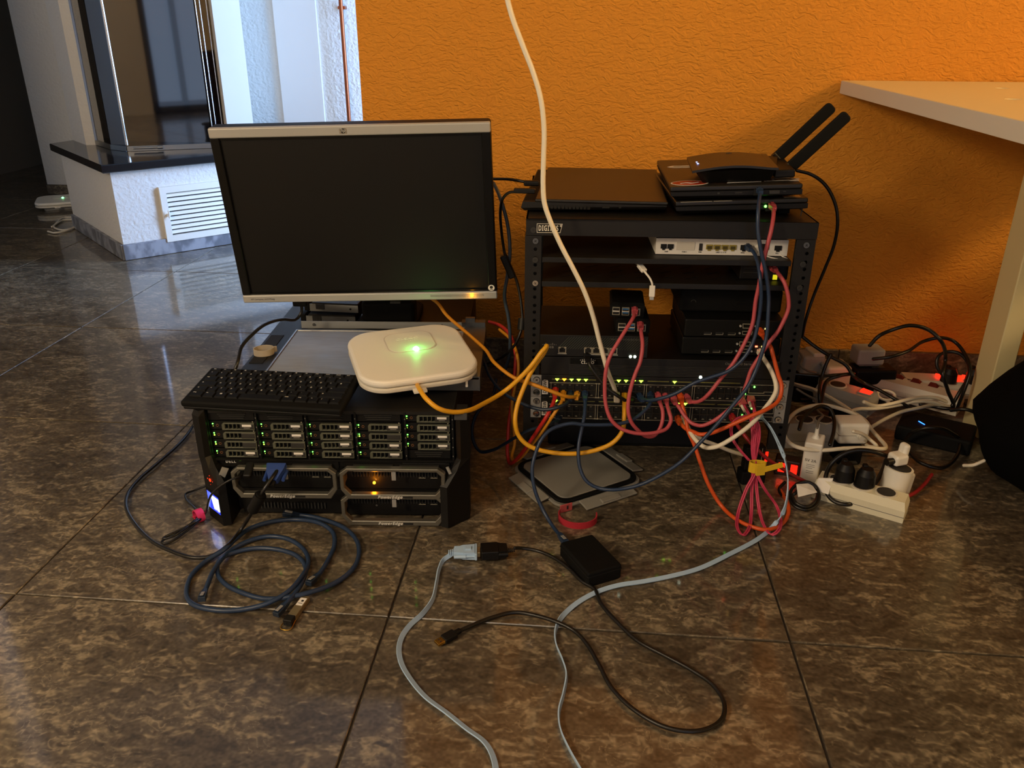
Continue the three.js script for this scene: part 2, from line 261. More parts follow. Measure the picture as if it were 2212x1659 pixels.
// ------------------------------------------------------------ ceiling panel and globe lamp (outside the view)
{
  const c = thing('unseen_ceiling_light', 'unseen square ceiling light panel behind the viewpoint, placed to brighten the foreground', 'ceiling light', [-.5, CH, .7]);
  part(c, 'housing', rb(.98, .05, .98, .01, 0, -.025, 0), M.white); part(c, 'diffuser', bx(.9, .006, .9, 0, -.054, 0), glow(0xfff0dc, .7, 0xdddddd));
  for (const [Q, label, r] of [[LAMP, 'unseen white globe floor lamp right of the desks, lighting wall and desk top', .17], [LAMP2, 'unseen white globe floor lamp left of the viewpoint, lighting wall and foreground', .2]]) {
    const f = thing('unseen_floor_lamp', label, 'lamp', [Q.x, 0, Q.z]);
    part(f, 'base', cyl(.15, .16, .025, 0, .0125, 0), M.blackMetal); part(f, 'pole', cyl(.012, .012, Q.y - r, 0, (Q.y - r) / 2 + .02, 0), M.blackMetal);
    part(f, 'globe', tf(new THREE.SphereGeometry(r, 24, 16), 0, Q.y, 0), glow(Q.color, 4, 0xffffff));
  }
}
// ------------------------------------------------------------ desks on the right
{
  const deskMat = new THREE.MeshStandardMaterial({ color: 0xdccf9f, roughness: .4 });
  const d = thing('desk', 'white desk with round cable holes and square legs standing against the orange wall', 'desk', [.97, 0, -1.33]);
  const top = new THREE.Shape([[-.405, -.98], [.36, -.98], [.36, .7], [-.405, .7]].map(p => new THREE.Vector2(...p)));
  for (const [hx, hz] of [[-.151, -.488], [-.255, -.2085]]) { const h = new THREE.Path(); h.absellipse(hx, -hz, .0125, .0125, 0, Math.PI * 2); top.holes.push(h); }
  part(d, 'table_top', ext(top, .028, .0012).rotateX(-Math.PI / 2).translate(0, .698, 0), deskMat);
  for (const [lx, lz] of [[-.065, -.42], [.32, .03], [-.065, .9], [.32, .9]]) part(d, 'leg', rb(.04, .697, .08, .003, lx, .3495, lz), deskMat);
  part(d, 'edge_band', bx(.0014, .0262, 1.676, -.4056, .712, .14), std(0xcac5bb, .5), 'greyish edge band'); part(d, 'apron', bx(.02, .06, 1.24, -.065, .665, .24), deskMat);
  const d2 = thing('desk', 'second white desk out of view to the right, placed to shape the lamp beam', 'desk', [2.02, 0, -1.42]);  // unseen desk, its gap lets a lamp beam reach the wall
  part(d2, 'table_top', rb(1.12, .028, 1.82, .002, .0, .712, .31), deskMat);
  for (const [lx, lz] of [[-.5, -.5], [.5, -.5], [-.5, .5], [.5, .5]]) part(d2, 'leg', rb(.05, .697, .05, .003, lx, .3495, lz), deskMat);
  // black beanbag-like bag leaning under the desk
  const bag = new THREE.SphereGeometry(1, 40, 28), p = bag.attributes.position;
  for (let i = 0; i < p.count; i++) { const v = V3().fromBufferAttribute(p, i); const k = 1 + .05 * Math.sin(5 * v.x + 3 * v.y) + .03 * Math.sin(9 * v.z - 4 * v.y); let y = v.y * .3 * k; y = y < 0 ? Math.max(y * .62, -.13) : y; p.setXYZ(i, v.x * .23 * k * (1 - .3 * Math.max(0, v.y)) + .42 * Math.max(0, y), y + .131, v.z * .2 * k); }
  bag.computeVertexNormals();
  const bg = thing('black_bag', 'slumped black fabric bag beside the white desk leg', 'bag', [1.035, 0, -1.53]);
  part(bg, 'body', bag, dull(0x080808, .95, .15));
}
// cable centre lines, world metres
const CB={
whiteDrop:[[-.132,.889,-1.373],[-.129,.873,-1.373],[-.121,.847,-1.373],[-.105,.808,-1.374],[-.088,.768,-1.375],[-.076,.73,-1.375],[-.07,.684,-1.375],[-.07,.641,-1.375],[-.07,.596,-1.375],[-.067,.566,-1.375],[-.056,.535,-1.376],[-.038,.496,-1.377],[-.016,.456,-1.377],[.005,.415,-1.378],[.021,.373,-1.379],[.036,.321,-1.379],[.052,.268,-1.38],[.066,.226,-1.405],[.074,.197,-1.421]],
yellowAP:[[-.289,.246,-1.338],[-.273,.256,-1.289],[-.256,.252,-1.26],[-.236,.24,-1.252],[-.215,.228,-1.264],[-.19,.221,-1.286],[-.164,.214,-1.338],[-.134,.218,-1.383],[-.109,.242,-1.384],[-.084,.272,-1.385],[-.068,.295,-1.39],[-.061,.302,-1.395],[-.059,.304,-1.402],[-.06,.297,-1.406],[-.065,.286,-1.405],[-.076,.271,-1.4],[-.089,.251,-1.384],[-.101,.223,-1.374],[-.11,.195,-1.364],[-.112,.171,-1.353],[-.106,.143,-1.354],[-.088,.122,-1.355],[-.054,.11,-1.356],[-.002,.107,-1.358],[.041,.114,-1.365],[.07,.128,-1.371],[.086,.148,-1.381],[.088,.172,-1.391],[.088,.186,-1.406],[.089,.194,-1.421]],
yellowBack:[[-.32,.315,-1.637],[-.301,.3,-1.638],[-.278,.284,-1.61],[-.237,.27,-1.563],[-.185,.251,-1.506],[-.158,.25,-1.438],[-.119,.237,-1.403],[-.084,.231,-1.39],[-.049,.22,-1.386],[-.022,.208,-1.392],[-.006,.2,-1.408],[-.001,.196,-1.422]],
yellowLoop:[[-.027,.195,-1.421],[-.029,.19,-1.407],[-.04,.178,-1.386],[-.054,.153,-1.386],[-.07,.118,-1.405],[-.089,.077,-1.435],[-.109,.036,-1.464],[-.125,.016,-1.483],[-.131,.017,-1.503],[-.127,.034,-1.523],[-.129,.061,-1.533],[-.134,.088,-1.543],[-.135,.116,-1.553],[-.13,.148,-1.563],[-.124,.181,-1.573],[-.129,.209,-1.593],[-.145,.225,-1.633],[-.174,.23,-1.681]],
redLoop:[[-.042,.2,-1.42],[-.044,.189,-1.406],[-.056,.17,-1.381],[-.074,.131,-1.395],[-.098,.073,-1.434],[-.122,.022,-1.473],[-.136,0,-1.503],[-.142,.011,-1.522],[-.142,.044,-1.532],[-.141,.078,-1.552],[-.135,.122,-1.563],[-.133,.166,-1.583],[-.133,.205,-1.603],[-.144,.23,-1.633],[-.169,.237,-1.682],[-.202,.23,-1.73]],
blueSide:[[-.013,.195,-1.421],[-.016,.19,-1.407],[-.034,.188,-1.387],[-.057,.182,-1.386],[-.083,.181,-1.395],[-.111,.183,-1.414],[-.146,.186,-1.452],[-.173,.198,-1.491],[-.191,.216,-1.531],[-.203,.224,-1.56]],
blueThink:[[.3,.577,-1.47],[.297,.571,-1.45],[.29,.554,-1.414],[.292,.521,-1.404],[.302,.483,-1.4],[.313,.451,-1.4],[.323,.409,-1.401],[.325,.378,-1.396],[.326,.339,-1.391],[.321,.312,-1.385],[.313,.279,-1.38],[.3,.25,-1.37],[.279,.223,-1.359],[.253,.189,-1.348],[.227,.159,-1.337],[.19,.118,-1.325],[.149,.091,-1.314],[.117,.073,-1.312],[.093,.065,-1.312],[.068,.062,-1.31],[.043,.062,-1.315],[.023,.072,-1.319],[.011,.09,-1.328],[.006,.113,-1.338],[.006,.134,-1.348],[.01,.155,-1.363],[.014,.174,-1.379],[.015,.189,-1.403],[.014,.196,-1.423]],
blueFritz:[[.293,.476,-1.47],[.298,.474,-1.45],[.302,.461,-1.42],[.305,.438,-1.4],[.31,.409,-1.4],[.311,.367,-1.4],[.305,.325,-1.395],[.29,.296,-1.389],[.268,.273,-1.388],[.237,.259,-1.387],[.21,.248,-1.386],[.177,.223,-1.39],[.149,.207,-1.399],[.13,.197,-1.413],[.119,.195,-1.427]],
blueBox:[[.137,.197,-1.427],[.135,.192,-1.408],[.119,.181,-1.388],[.096,.172,-1.372],[.069,.17,-1.361],[.013,.173,-1.348],[-.008,.177,-1.343],[-.03,.174,-1.337],[-.049,.168,-1.326],[-.062,.155,-1.315],[-.072,.129,-1.305],[-.076,.106,-1.295],[-.07,.069,-1.285],[-.055,.035,-1.276],[-.037,.018,-1.253],[-.017,.02,-1.21]],
blueLow:[[-.036,.143,-1.421],[-.058,.141,-1.401],[-.082,.131,-1.405],[-.101,.117,-1.414],[-.122,.094,-1.433],[-.144,.069,-1.452],[-.166,.046,-1.472],[-.195,.031,-1.49],[-.212,.044,-1.51],[-.217,.063,-1.53],[-.211,.085,-1.55],[-.196,.101,-1.57],[-.18,.109,-1.611],[-.177,.133,-1.631]],
pinkPiTop:[[.099,.356,-1.452],[.094,.354,-1.422],[.082,.34,-1.401],[.068,.32,-1.386],[.055,.297,-1.375],[.049,.272,-1.37],[.049,.229,-1.365],[.053,.204,-1.36],[.062,.183,-1.355],[.08,.165,-1.356],[.106,.156,-1.357],[.132,.153,-1.363],[.15,.154,-1.369],[.166,.157,-1.379],[.174,.169,-1.39],[.171,.18,-1.4],[.168,.187,-1.415],[.166,.194,-1.429]],
pinkPiLow:[[.111,.33,-1.444],[.111,.326,-1.422],[.113,.311,-1.402],[.11,.285,-1.387],[.103,.265,-1.382],[.097,.244,-1.377],[.093,.219,-1.372],[.093,.195,-1.367],[.1,.173,-1.367],[.114,.154,-1.372],[.129,.14,-1.378],[.144,.138,-1.384],[.154,.149,-1.389],[.159,.166,-1.394],[.159,.18,-1.404],[.155,.19,-1.416],[.152,.196,-1.428]],
pinkThink:[[.326,.549,-1.471],[.323,.543,-1.446],[.317,.522,-1.42],[.312,.491,-1.415],[.308,.464,-1.41],[.306,.423,-1.41],[.304,.398,-1.41],[.303,.355,-1.408],[.294,.324,-1.405],[.276,.283,-1.399],[.258,.254,-1.398],[.237,.22,-1.397],[.226,.203,-1.407],[.215,.195,-1.418],[.207,.195,-1.43]],
pinkShelf:[[.341,.44,-1.466],[.344,.438,-1.442],[.353,.426,-1.427],[.361,.404,-1.422],[.364,.383,-1.42],[.359,.363,-1.417],[.35,.34,-1.415],[.336,.319,-1.411],[.322,.295,-1.406],[.309,.27,-1.4],[.303,.245,-1.395],[.295,.22,-1.389],[.279,.203,-1.384],[.264,.187,-1.383],[.245,.171,-1.383],[.23,.162,-1.387],[.213,.164,-1.391],[.201,.172,-1.401],[.19,.184,-1.415],[.181,.193,-1.429]],
orangeClient:[[.331,.322,-1.461],[.334,.318,-1.441],[.343,.308,-1.421],[.349,.29,-1.412],[.36,.26,-1.407],[.367,.242,-1.402],[.365,.225,-1.392],[.357,.216,-1.382],[.336,.209,-1.366],[.313,.2,-1.36],[.29,.187,-1.359],[.269,.172,-1.363],[.245,.154,-1.373],[.227,.149,-1.377],[.218,.148,-1.387],[.205,.147,-1.401],[.197,.149,-1.416],[.194,.149,-1.43]],
orangeFloor:[[.194,.195,-1.43],[.197,.184,-1.416],[.203,.167,-1.406],[.208,.146,-1.396],[.221,.121,-1.387],[.233,.091,-1.377],[.251,.05,-1.368],[.277,.011,-1.359],[.299,.006,-1.322],[.325,.006,-1.298],[.348,.006,-1.291],[.376,.006,-1.308],[.398,.006,-1.345],[.403,.01,-1.368],[.403,.01,-1.405],[.398,.01,-1.439]],
whiteClient:[[.336,.281,-1.461],[.338,.278,-1.441],[.347,.267,-1.417],[.356,.248,-1.407],[.357,.234,-1.397],[.349,.22,-1.387],[.335,.204,-1.376],[.32,.188,-1.365],[.301,.173,-1.355],[.277,.155,-1.349],[.254,.14,-1.348],[.236,.133,-1.357],[.225,.136,-1.367],[.214,.143,-1.386],[.208,.148,-1.411],[.205,.151,-1.43]],
whiteStub:[[.225,.127,-1.427],[.237,.119,-1.417],[.267,.107,-1.418],[.296,.09,-1.43],[.323,.077,-1.441]],
flatConsole:[[.344,.162,-1.44],[.344,.17,-1.411],[.353,.166,-1.382],[.367,.143,-1.362],[.381,.113,-1.353],[.387,.083,-1.343],[.385,.058,-1.323],[.376,.035,-1.303],[.36,.006,-1.3],[.328,.004,-1.262],[.272,.004,-1.212],[.214,.004,-1.165],[.166,.004,-1.14],[.119,.004,-1.121],[.078,.004,-1.107],[.044,.004,-1.087],[.012,.004,-1.056],[-.011,.004,-1.02],[-.019,.004,-.989],[-.017,.004,-.959],[-.006,.004,-.925],[0,.004,-.899],[-.003,.004,-.862],[-.008,.004,-.829],[-.005,.004,-.8],[.005,.004,-.773],[.021,.004,-.741],[.039,.004,-.709]],
flatSerial:[[-.197,.012,-1.163],[-.206,.008,-1.158],[-.216,.004,-1.149],[-.219,.004,-1.122],[-.217,.004,-1.085],[-.216,.004,-1.043],[-.225,.004,-1.009],[-.239,.004,-.981],[-.246,.004,-.954],[-.245,.004,-.929],[-.236,.004,-.901],[-.217,.004,-.871],[-.189,.004,-.839],[-.156,.004,-.814],[-.125,.004,-.789],[-.102,.004,-.772],[-.09,.004,-.755],[-.082,.004,-.732],[-.077,.004,-.698]],
blackSerial:[[-.097,.013,-1.182],[-.084,.008,-1.19],[-.059,.005,-1.189],[-.035,.005,-1.176],[-.021,.005,-1.164],[-.002,.005,-1.142],[.02,.005,-1.11],[.039,.005,-1.093],[.05,.005,-1.056],[.074,.005,-1.015],[.103,.005,-.976],[.141,.005,-.948],[.174,.005,-.924],[.202,.005,-.896],[.212,.005,-.866],[.207,.005,-.839],[.189,.005,-.82],[.164,.005,-.811],[.13,.005,-.815],[.092,.005,-.84],[.063,.005,-.877],[.045,.005,-.922],[.028,.005,-.962],[.01,.006,-.987],[-.016,.009,-1.001],[-.056,.006,-1.019],[-.085,.005,-1.023],[-.12,.005,-1.006],[-.155,.006,-.978],[-.167,.007,-.966]],
coilA:[[-.516,.008,-1.257],[-.491,.006,-1.258],[-.462,.006,-1.251],[-.412,.006,-1.227],[-.379,.006,-1.192],[-.362,.006,-1.148],[-.362,.006,-1.106],[-.38,.006,-1.068],[-.41,.012,-1.033],[-.449,.012,-1.015],[-.481,.006,-1.018],[-.515,.006,-1.027],[-.555,.006,-1.047],[-.581,.006,-1.075],[-.588,.012,-1.097],[-.583,.006,-1.128],[-.55,.006,-1.148],[-.504,.006,-1.149],[-.465,.006,-1.133],[-.441,.006,-1.103],[-.431,.012,-1.055],[-.434,.014,-1.014],[-.441,.012,-.992]],
coilB:[[-.416,.01,-1.07],[-.412,.008,-1.086],[-.41,.006,-1.127],[-.412,.006,-1.172],[-.426,.008,-1.208],[-.454,.012,-1.227],[-.502,.006,-1.244],[-.544,.006,-1.234],[-.577,.006,-1.208],[-.586,.012,-1.164],[-.593,.012,-1.131],[-.613,.006,-1.108],[-.621,.006,-1.066],[-.614,.006,-1.033],[-.603,.006,-1.01],[-.584,.006,-.993],[-.543,.006,-.984],[-.506,.006,-.989],[-.468,.012,-1],[-.443,.017,-1.024],[-.434,.017,-1.064],[-.44,.008,-1.116],[-.463,.006,-1.156],[-.502,.006,-1.183],[-.537,.006,-1.186],[-.565,.006,-1.169],[-.584,.006,-1.139],[-.586,.012,-1.101],[-.586,.012,-1.07],[-.579,.012,-1.03],[-.573,.016,-1.007]],
vga:[[-.58,.312,-1.587],[-.582,.287,-1.597],[-.592,.272,-1.586],[-.609,.282,-1.555],[-.628,.286,-1.513],[-.637,.282,-1.462],[-.644,.271,-1.422],[-.639,.253,-1.382],[-.651,.224,-1.371],[-.687,.179,-1.358],[-.684,.171,-1.308],[-.857,.012,-1.595],[-.855,.006,-1.554],[-.853,.006,-1.493],[-.858,.006,-1.421],[-.863,.006,-1.355],[-.858,.006,-1.304],[-.838,.006,-1.258],[-.793,.006,-1.204],[-.731,.006,-1.151],[-.685,.006,-1.127],[-.642,.006,-1.113],[-.612,.006,-1.119],[-.591,.014,-1.139],[-.584,.018,-1.184],[-.565,.046,-1.187],[-.547,.077,-1.183],[-.53,.105,-1.185],[-.521,.118,-1.2],[-.518,.122,-1.216]],
keyboardCord:[[-.59,.107,-1.245],[-.589,.104,-1.225],[-.602,.102,-1.214],[-.621,.091,-1.208],[-.637,.076,-1.206],[-.649,.055,-1.211],[-.657,.035,-1.215],[-.675,.012,-1.234],[-.686,.008,-1.208],[-.701,.006,-1.176],[-.715,.006,-1.159],[-.714,.006,-1.15],[-.702,.006,-1.151],[-.688,.006,-1.185],[-.674,.012,-1.22],[-.677,.016,-1.203],[-.699,.01,-1.182],[-.714,.01,-1.161],[-.714,.01,-1.156],[-.698,.012,-1.163],[-.684,.014,-1.198],[-.678,.016,-1.227],[-.703,.01,-1.257],[-.737,.006,-1.293],[-.746,.006,-1.312],[-.736,.006,-1.324],[-.716,.01,-1.337]],
powerSlim:[[-.104,.559,-1.604],[-.12,.562,-1.603],[-.148,.564,-1.612],[-.179,.561,-1.631],[-.207,.556,-1.65]],
powerBrick:[[-.102,.557,-1.534],[-.123,.555,-1.533],[-.141,.552,-1.542],[-.154,.539,-1.552],[-.161,.511,-1.572],[-.161,.467,-1.592],[-.156,.422,-1.602],[-.149,.394,-1.602],[-.137,.378,-1.603],[-.128,.351,-1.603],[-.12,.31,-1.593],[-.118,.279,-1.583],[-.123,.257,-1.573],[-.134,.234,-1.573],[-.154,.209,-1.582],[-.189,.172,-1.631],[-.219,.164,-1.63]],
greyBlueDrop:[[-.185,.546,-1.671],[-.174,.532,-1.651],[-.162,.508,-1.632],[-.151,.469,-1.622],[-.146,.42,-1.612],[-.151,.372,-1.612],[-.157,.328,-1.612],[-.149,.283,-1.612],[-.145,.232,-1.612],[-.151,.177,-1.632],[-.166,.136,-1.652]],
routerPower:[[.393,.59,-1.613],[.417,.585,-1.605],[.446,.566,-1.606],[.47,.531,-1.607],[.48,.496,-1.607],[.483,.449,-1.617],[.476,.4,-1.627],[.465,.34,-1.636],[.457,.291,-1.636],[.461,.248,-1.656]],
usbC:[[.082,.437,-1.501],[.095,.443,-1.472],[.103,.443,-1.452],[.112,.436,-1.432],[.12,.427,-1.428],[.124,.419,-1.425],[.125,.411,-1.425]],
darkRed:[[.296,.155,-1.434],[.303,.149,-1.415],[.32,.133,-1.391],[.348,.108,-1.382],[.388,.077,-1.393],[.446,.03,-1.431],[.5,.012,-1.425],[.547,.01,-1.407],[.598,.01,-1.407],[.645,.01,-1.431],[.686,.01,-1.474],[.709,.02,-1.5]],
blackConsole:[[.015,.273,-1.429],[.021,.262,-1.414],[.035,.244,-1.409],[.053,.223,-1.405],[.075,.209,-1.401],[.096,.191,-1.417],[.103,.193,-1.426]],
fibreLeft:[[.323,.197,-1.421],[.323,.192,-1.391],[.327,.16,-1.381],[.326,.127,-1.371],[.331,.084,-1.361],[.317,.05,-1.35],[.304,.012,-1.33],[.297,.006,-1.288],[.303,.006,-1.268],[.318,.006,-1.292],[.328,.012,-1.332],[.329,.048,-1.356],[.329,.091,-1.366],[.331,.122,-1.371],[.333,.153,-1.376],[.327,.177,-1.381],[.312,.183,-1.39],[.296,.178,-1.39],[.284,.166,-1.384],[.286,.144,-1.379],[.297,.128,-1.37],[.319,.105,-1.365]],
fibreRight:[[.311,.186,-1.43],[.32,.173,-1.401],[.323,.15,-1.381],[.325,.117,-1.371],[.334,.084,-1.361],[.35,.055,-1.352],[.376,.02,-1.353],[.378,.012,-1.318],[.367,.012,-1.281],[.355,.006,-1.274],[.347,.006,-1.297],[.343,.015,-1.329],[.338,.048,-1.356],[.333,.086,-1.366],[.329,.124,-1.376],[.324,.16,-1.381]],
pileWhiteLoop:[[.612,.07,-1.621],[.58,.09,-1.623],[.55,.1,-1.625],[.525,.1,-1.638],[.494,.1,-1.631],[.458,.1,-1.601],[.428,.1,-1.551],[.41,.1,-1.499],[.414,.09,-1.488],[.425,.085,-1.474],[.449,.08,-1.47],[.481,.08,-1.469],[.528,.08,-1.481],[.579,.075,-1.497],[.61,.07,-1.506],[.621,.065,-1.53],[.623,.06,-1.571],[.619,.06,-1.614],[.611,.07,-1.632],[.59,.08,-1.65],[.573,.08,-1.696],[.553,.08,-1.739],[.53,.08,-1.772],[.498,.08,-1.794]],
pileWhiteA:[[.612,.1,-1.663],[.65,.08,-1.689],[.685,.08,-1.704],[.729,.08,-1.73],[.78,.07,-1.77],[.82,.06,-1.79],[.859,.04,-1.804]],
pileWhiteB:[[.626,.05,-1.64],[.602,.07,-1.637],[.578,.09,-1.628],[.601,.085,-1.658],[.651,.075,-1.687],[.702,.07,-1.718],[.75,.07,-1.742],[.797,.06,-1.768],[.846,.04,-1.79]],
pileWhiteC:[[.625,.06,-1.626],[.668,.06,-1.67],[.716,.06,-1.71],[.759,.06,-1.733],[.812,.05,-1.775],[.855,.04,-1.788]],
pileWhiteD:[[.549,.1,-1.517],[.57,.09,-1.528],[.594,.07,-1.544],[.607,.06,-1.536],[.6,.05,-1.552],[.6,.04,-1.594]],
pileBlackArch:[[.788,.04,-1.798],[.843,.05,-1.762],[.816,.1,-1.745],[.797,.14,-1.743],[.811,.16,-1.777],[.772,.22,-1.732],[.747,.24,-1.742],[.705,.25,-1.739],[.672,.24,-1.738],[.649,.22,-1.75],[.631,.2,-1.743]],
pileBlackArchB:[[.851,.05,-1.757],[.853,.1,-1.749],[.862,.14,-1.762],[.864,.16,-1.797],[.851,.18,-1.84],[.816,.19,-1.836],[.782,.18,-1.837],[.734,.17,-1.795],[.69,.16,-1.78],[.662,.15,-1.791]],
pileBlackArchC:[[.837,.06,-1.753],[.848,.09,-1.758],[.872,.12,-1.784],[.876,.14,-1.805],[.857,.16,-1.818],[.834,.16,-1.827],[.812,.15,-1.817],[.811,.13,-1.809],[.826,.11,-1.803]],
pileBlackFront:[[.615,.06,-1.494],[.597,.04,-1.462],[.56,.03,-1.409],[.539,.012,-1.398],[.512,.01,-1.386],[.493,.01,-1.397],[.482,.02,-1.414],[.48,.04,-1.424],[.491,.06,-1.444],[.512,.08,-1.452],[.538,.09,-1.455],[.568,.09,-1.454],[.599,.08,-1.456]],
pileBlackMid:[[.444,.1,-1.517],[.456,.11,-1.546],[.482,.12,-1.573],[.504,.12,-1.589],[.519,.115,-1.587],[.526,.1,-1.574],[.515,.09,-1.528],[.501,.08,-1.495]],
pileBlackCross:[[.495,.2,-1.796],[.524,.18,-1.785],[.56,.16,-1.774],[.598,.14,-1.771],[.614,.12,-1.759],[.643,.1,-1.768],[.674,.09,-1.754],[.703,.08,-1.728],[.741,.06,-1.725]],
pileBlackTall:[[.556,.17,-1.756],[.547,.15,-1.748],[.539,.12,-1.738],[.526,.1,-1.692],[.53,.08,-1.686],[.556,.11,-1.75],[.582,.12,-1.756],[.618,.12,-1.773]],
pileBlackLow:[[.709,.02,-1.651],[.709,.05,-1.626],[.728,.07,-1.61],[.757,.07,-1.61],[.792,.05,-1.629],[.816,.03,-1.643],[.79,.02,-1.585],[.742,.015,-1.539],[.706,.02,-1.547],[.697,.02,-1.602]],
pileBlackLeft:[[.474,.12,-1.759],[.505,.12,-1.755],[.54,.12,-1.751],[.579,.12,-1.762],[.612,.12,-1.772]],
pileCoil:[[.411,.02,-1.442],[.398,.012,-1.428],[.403,.01,-1.405],[.42,.02,-1.399],[.438,.03,-1.419],[.459,.03,-1.421],[.466,.02,-1.399],[.455,.01,-1.376],[.433,.008,-1.363],[.415,.01,-1.373],[.412,.018,-1.402],[.427,.03,-1.418],[.449,.035,-1.42],[.464,.025,-1.412],[.458,.015,-1.389],[.434,.014,-1.364],[.418,.016,-1.371],[.413,.022,-1.391]],
pileStub:[[.779,.03,-1.526],[.789,.04,-1.511],[.807,.05,-1.512]],
pileBlackToBag:[[.825,.06,-1.727],[.84,.07,-1.713],[.857,.07,-1.706],[.877,.06,-1.702]],
pileGreyA:[[.512,.14,-1.858],[.518,.13,-1.831],[.51,.12,-1.811],[.524,.11,-1.808],[.549,.1,-1.821]],
pileGreyB:[[.482,.1,-1.745],[.505,.09,-1.751],[.528,.085,-1.744],[.528,.08,-1.73]],
pileGreyC:[[.484,.1,-1.719],[.504,.09,-1.712],[.52,.085,-1.699],[.516,.08,-1.661],[.492,.12,-1.54],[.472,.13,-1.496],[.465,.125,-1.475]],
farCoil:[[-2.32,.006,-3.354],[-2.273,.006,-3.333],[-2.249,.006,-3.397],[-2.289,.006,-3.522],[-2.368,.006,-3.631],[-2.411,.006,-3.627],[-2.38,.006,-3.512],[-2.334,.006,-3.424],[-2.264,.006,-3.387],[-2.254,.006,-3.469],[-2.33,.006,-3.586],[-2.382,.006,-3.58],[-2.357,.006,-3.44]],
};
// ------------------------------------------------------------ loft through equal point loops
function loft(secs) {
  const n = secs[0].length, P = [], q = (a, b, c, d) => P.push(...a, ...b, ...c, ...a, ...c, ...d);
  for (let s = 0; s + 1 < secs.length; s++) for (let i = 0; i < n; i++) { const j = (i + 1) % n; q(secs[s][i], secs[s][j], secs[s + 1][j], secs[s + 1][i]); }
  for (const [s, rev] of [[secs[0], 1], [secs[secs.length - 1], 0]]) for (let i = 1; i + 1 < n; i++) rev ? P.push(...s[0], ...s[i + 1], ...s[i]) : P.push(...s[0], ...s[i], ...s[i + 1]);
  const g = new THREE.BufferGeometry(); g.setAttribute('position', new THREE.Float32BufferAttribute(P, 3)); g.computeVertexNormals();
  g.setAttribute('uv', new THREE.Float32BufferAttribute(new Float32Array(P.length / 3 * 2), 2)); return g;
}
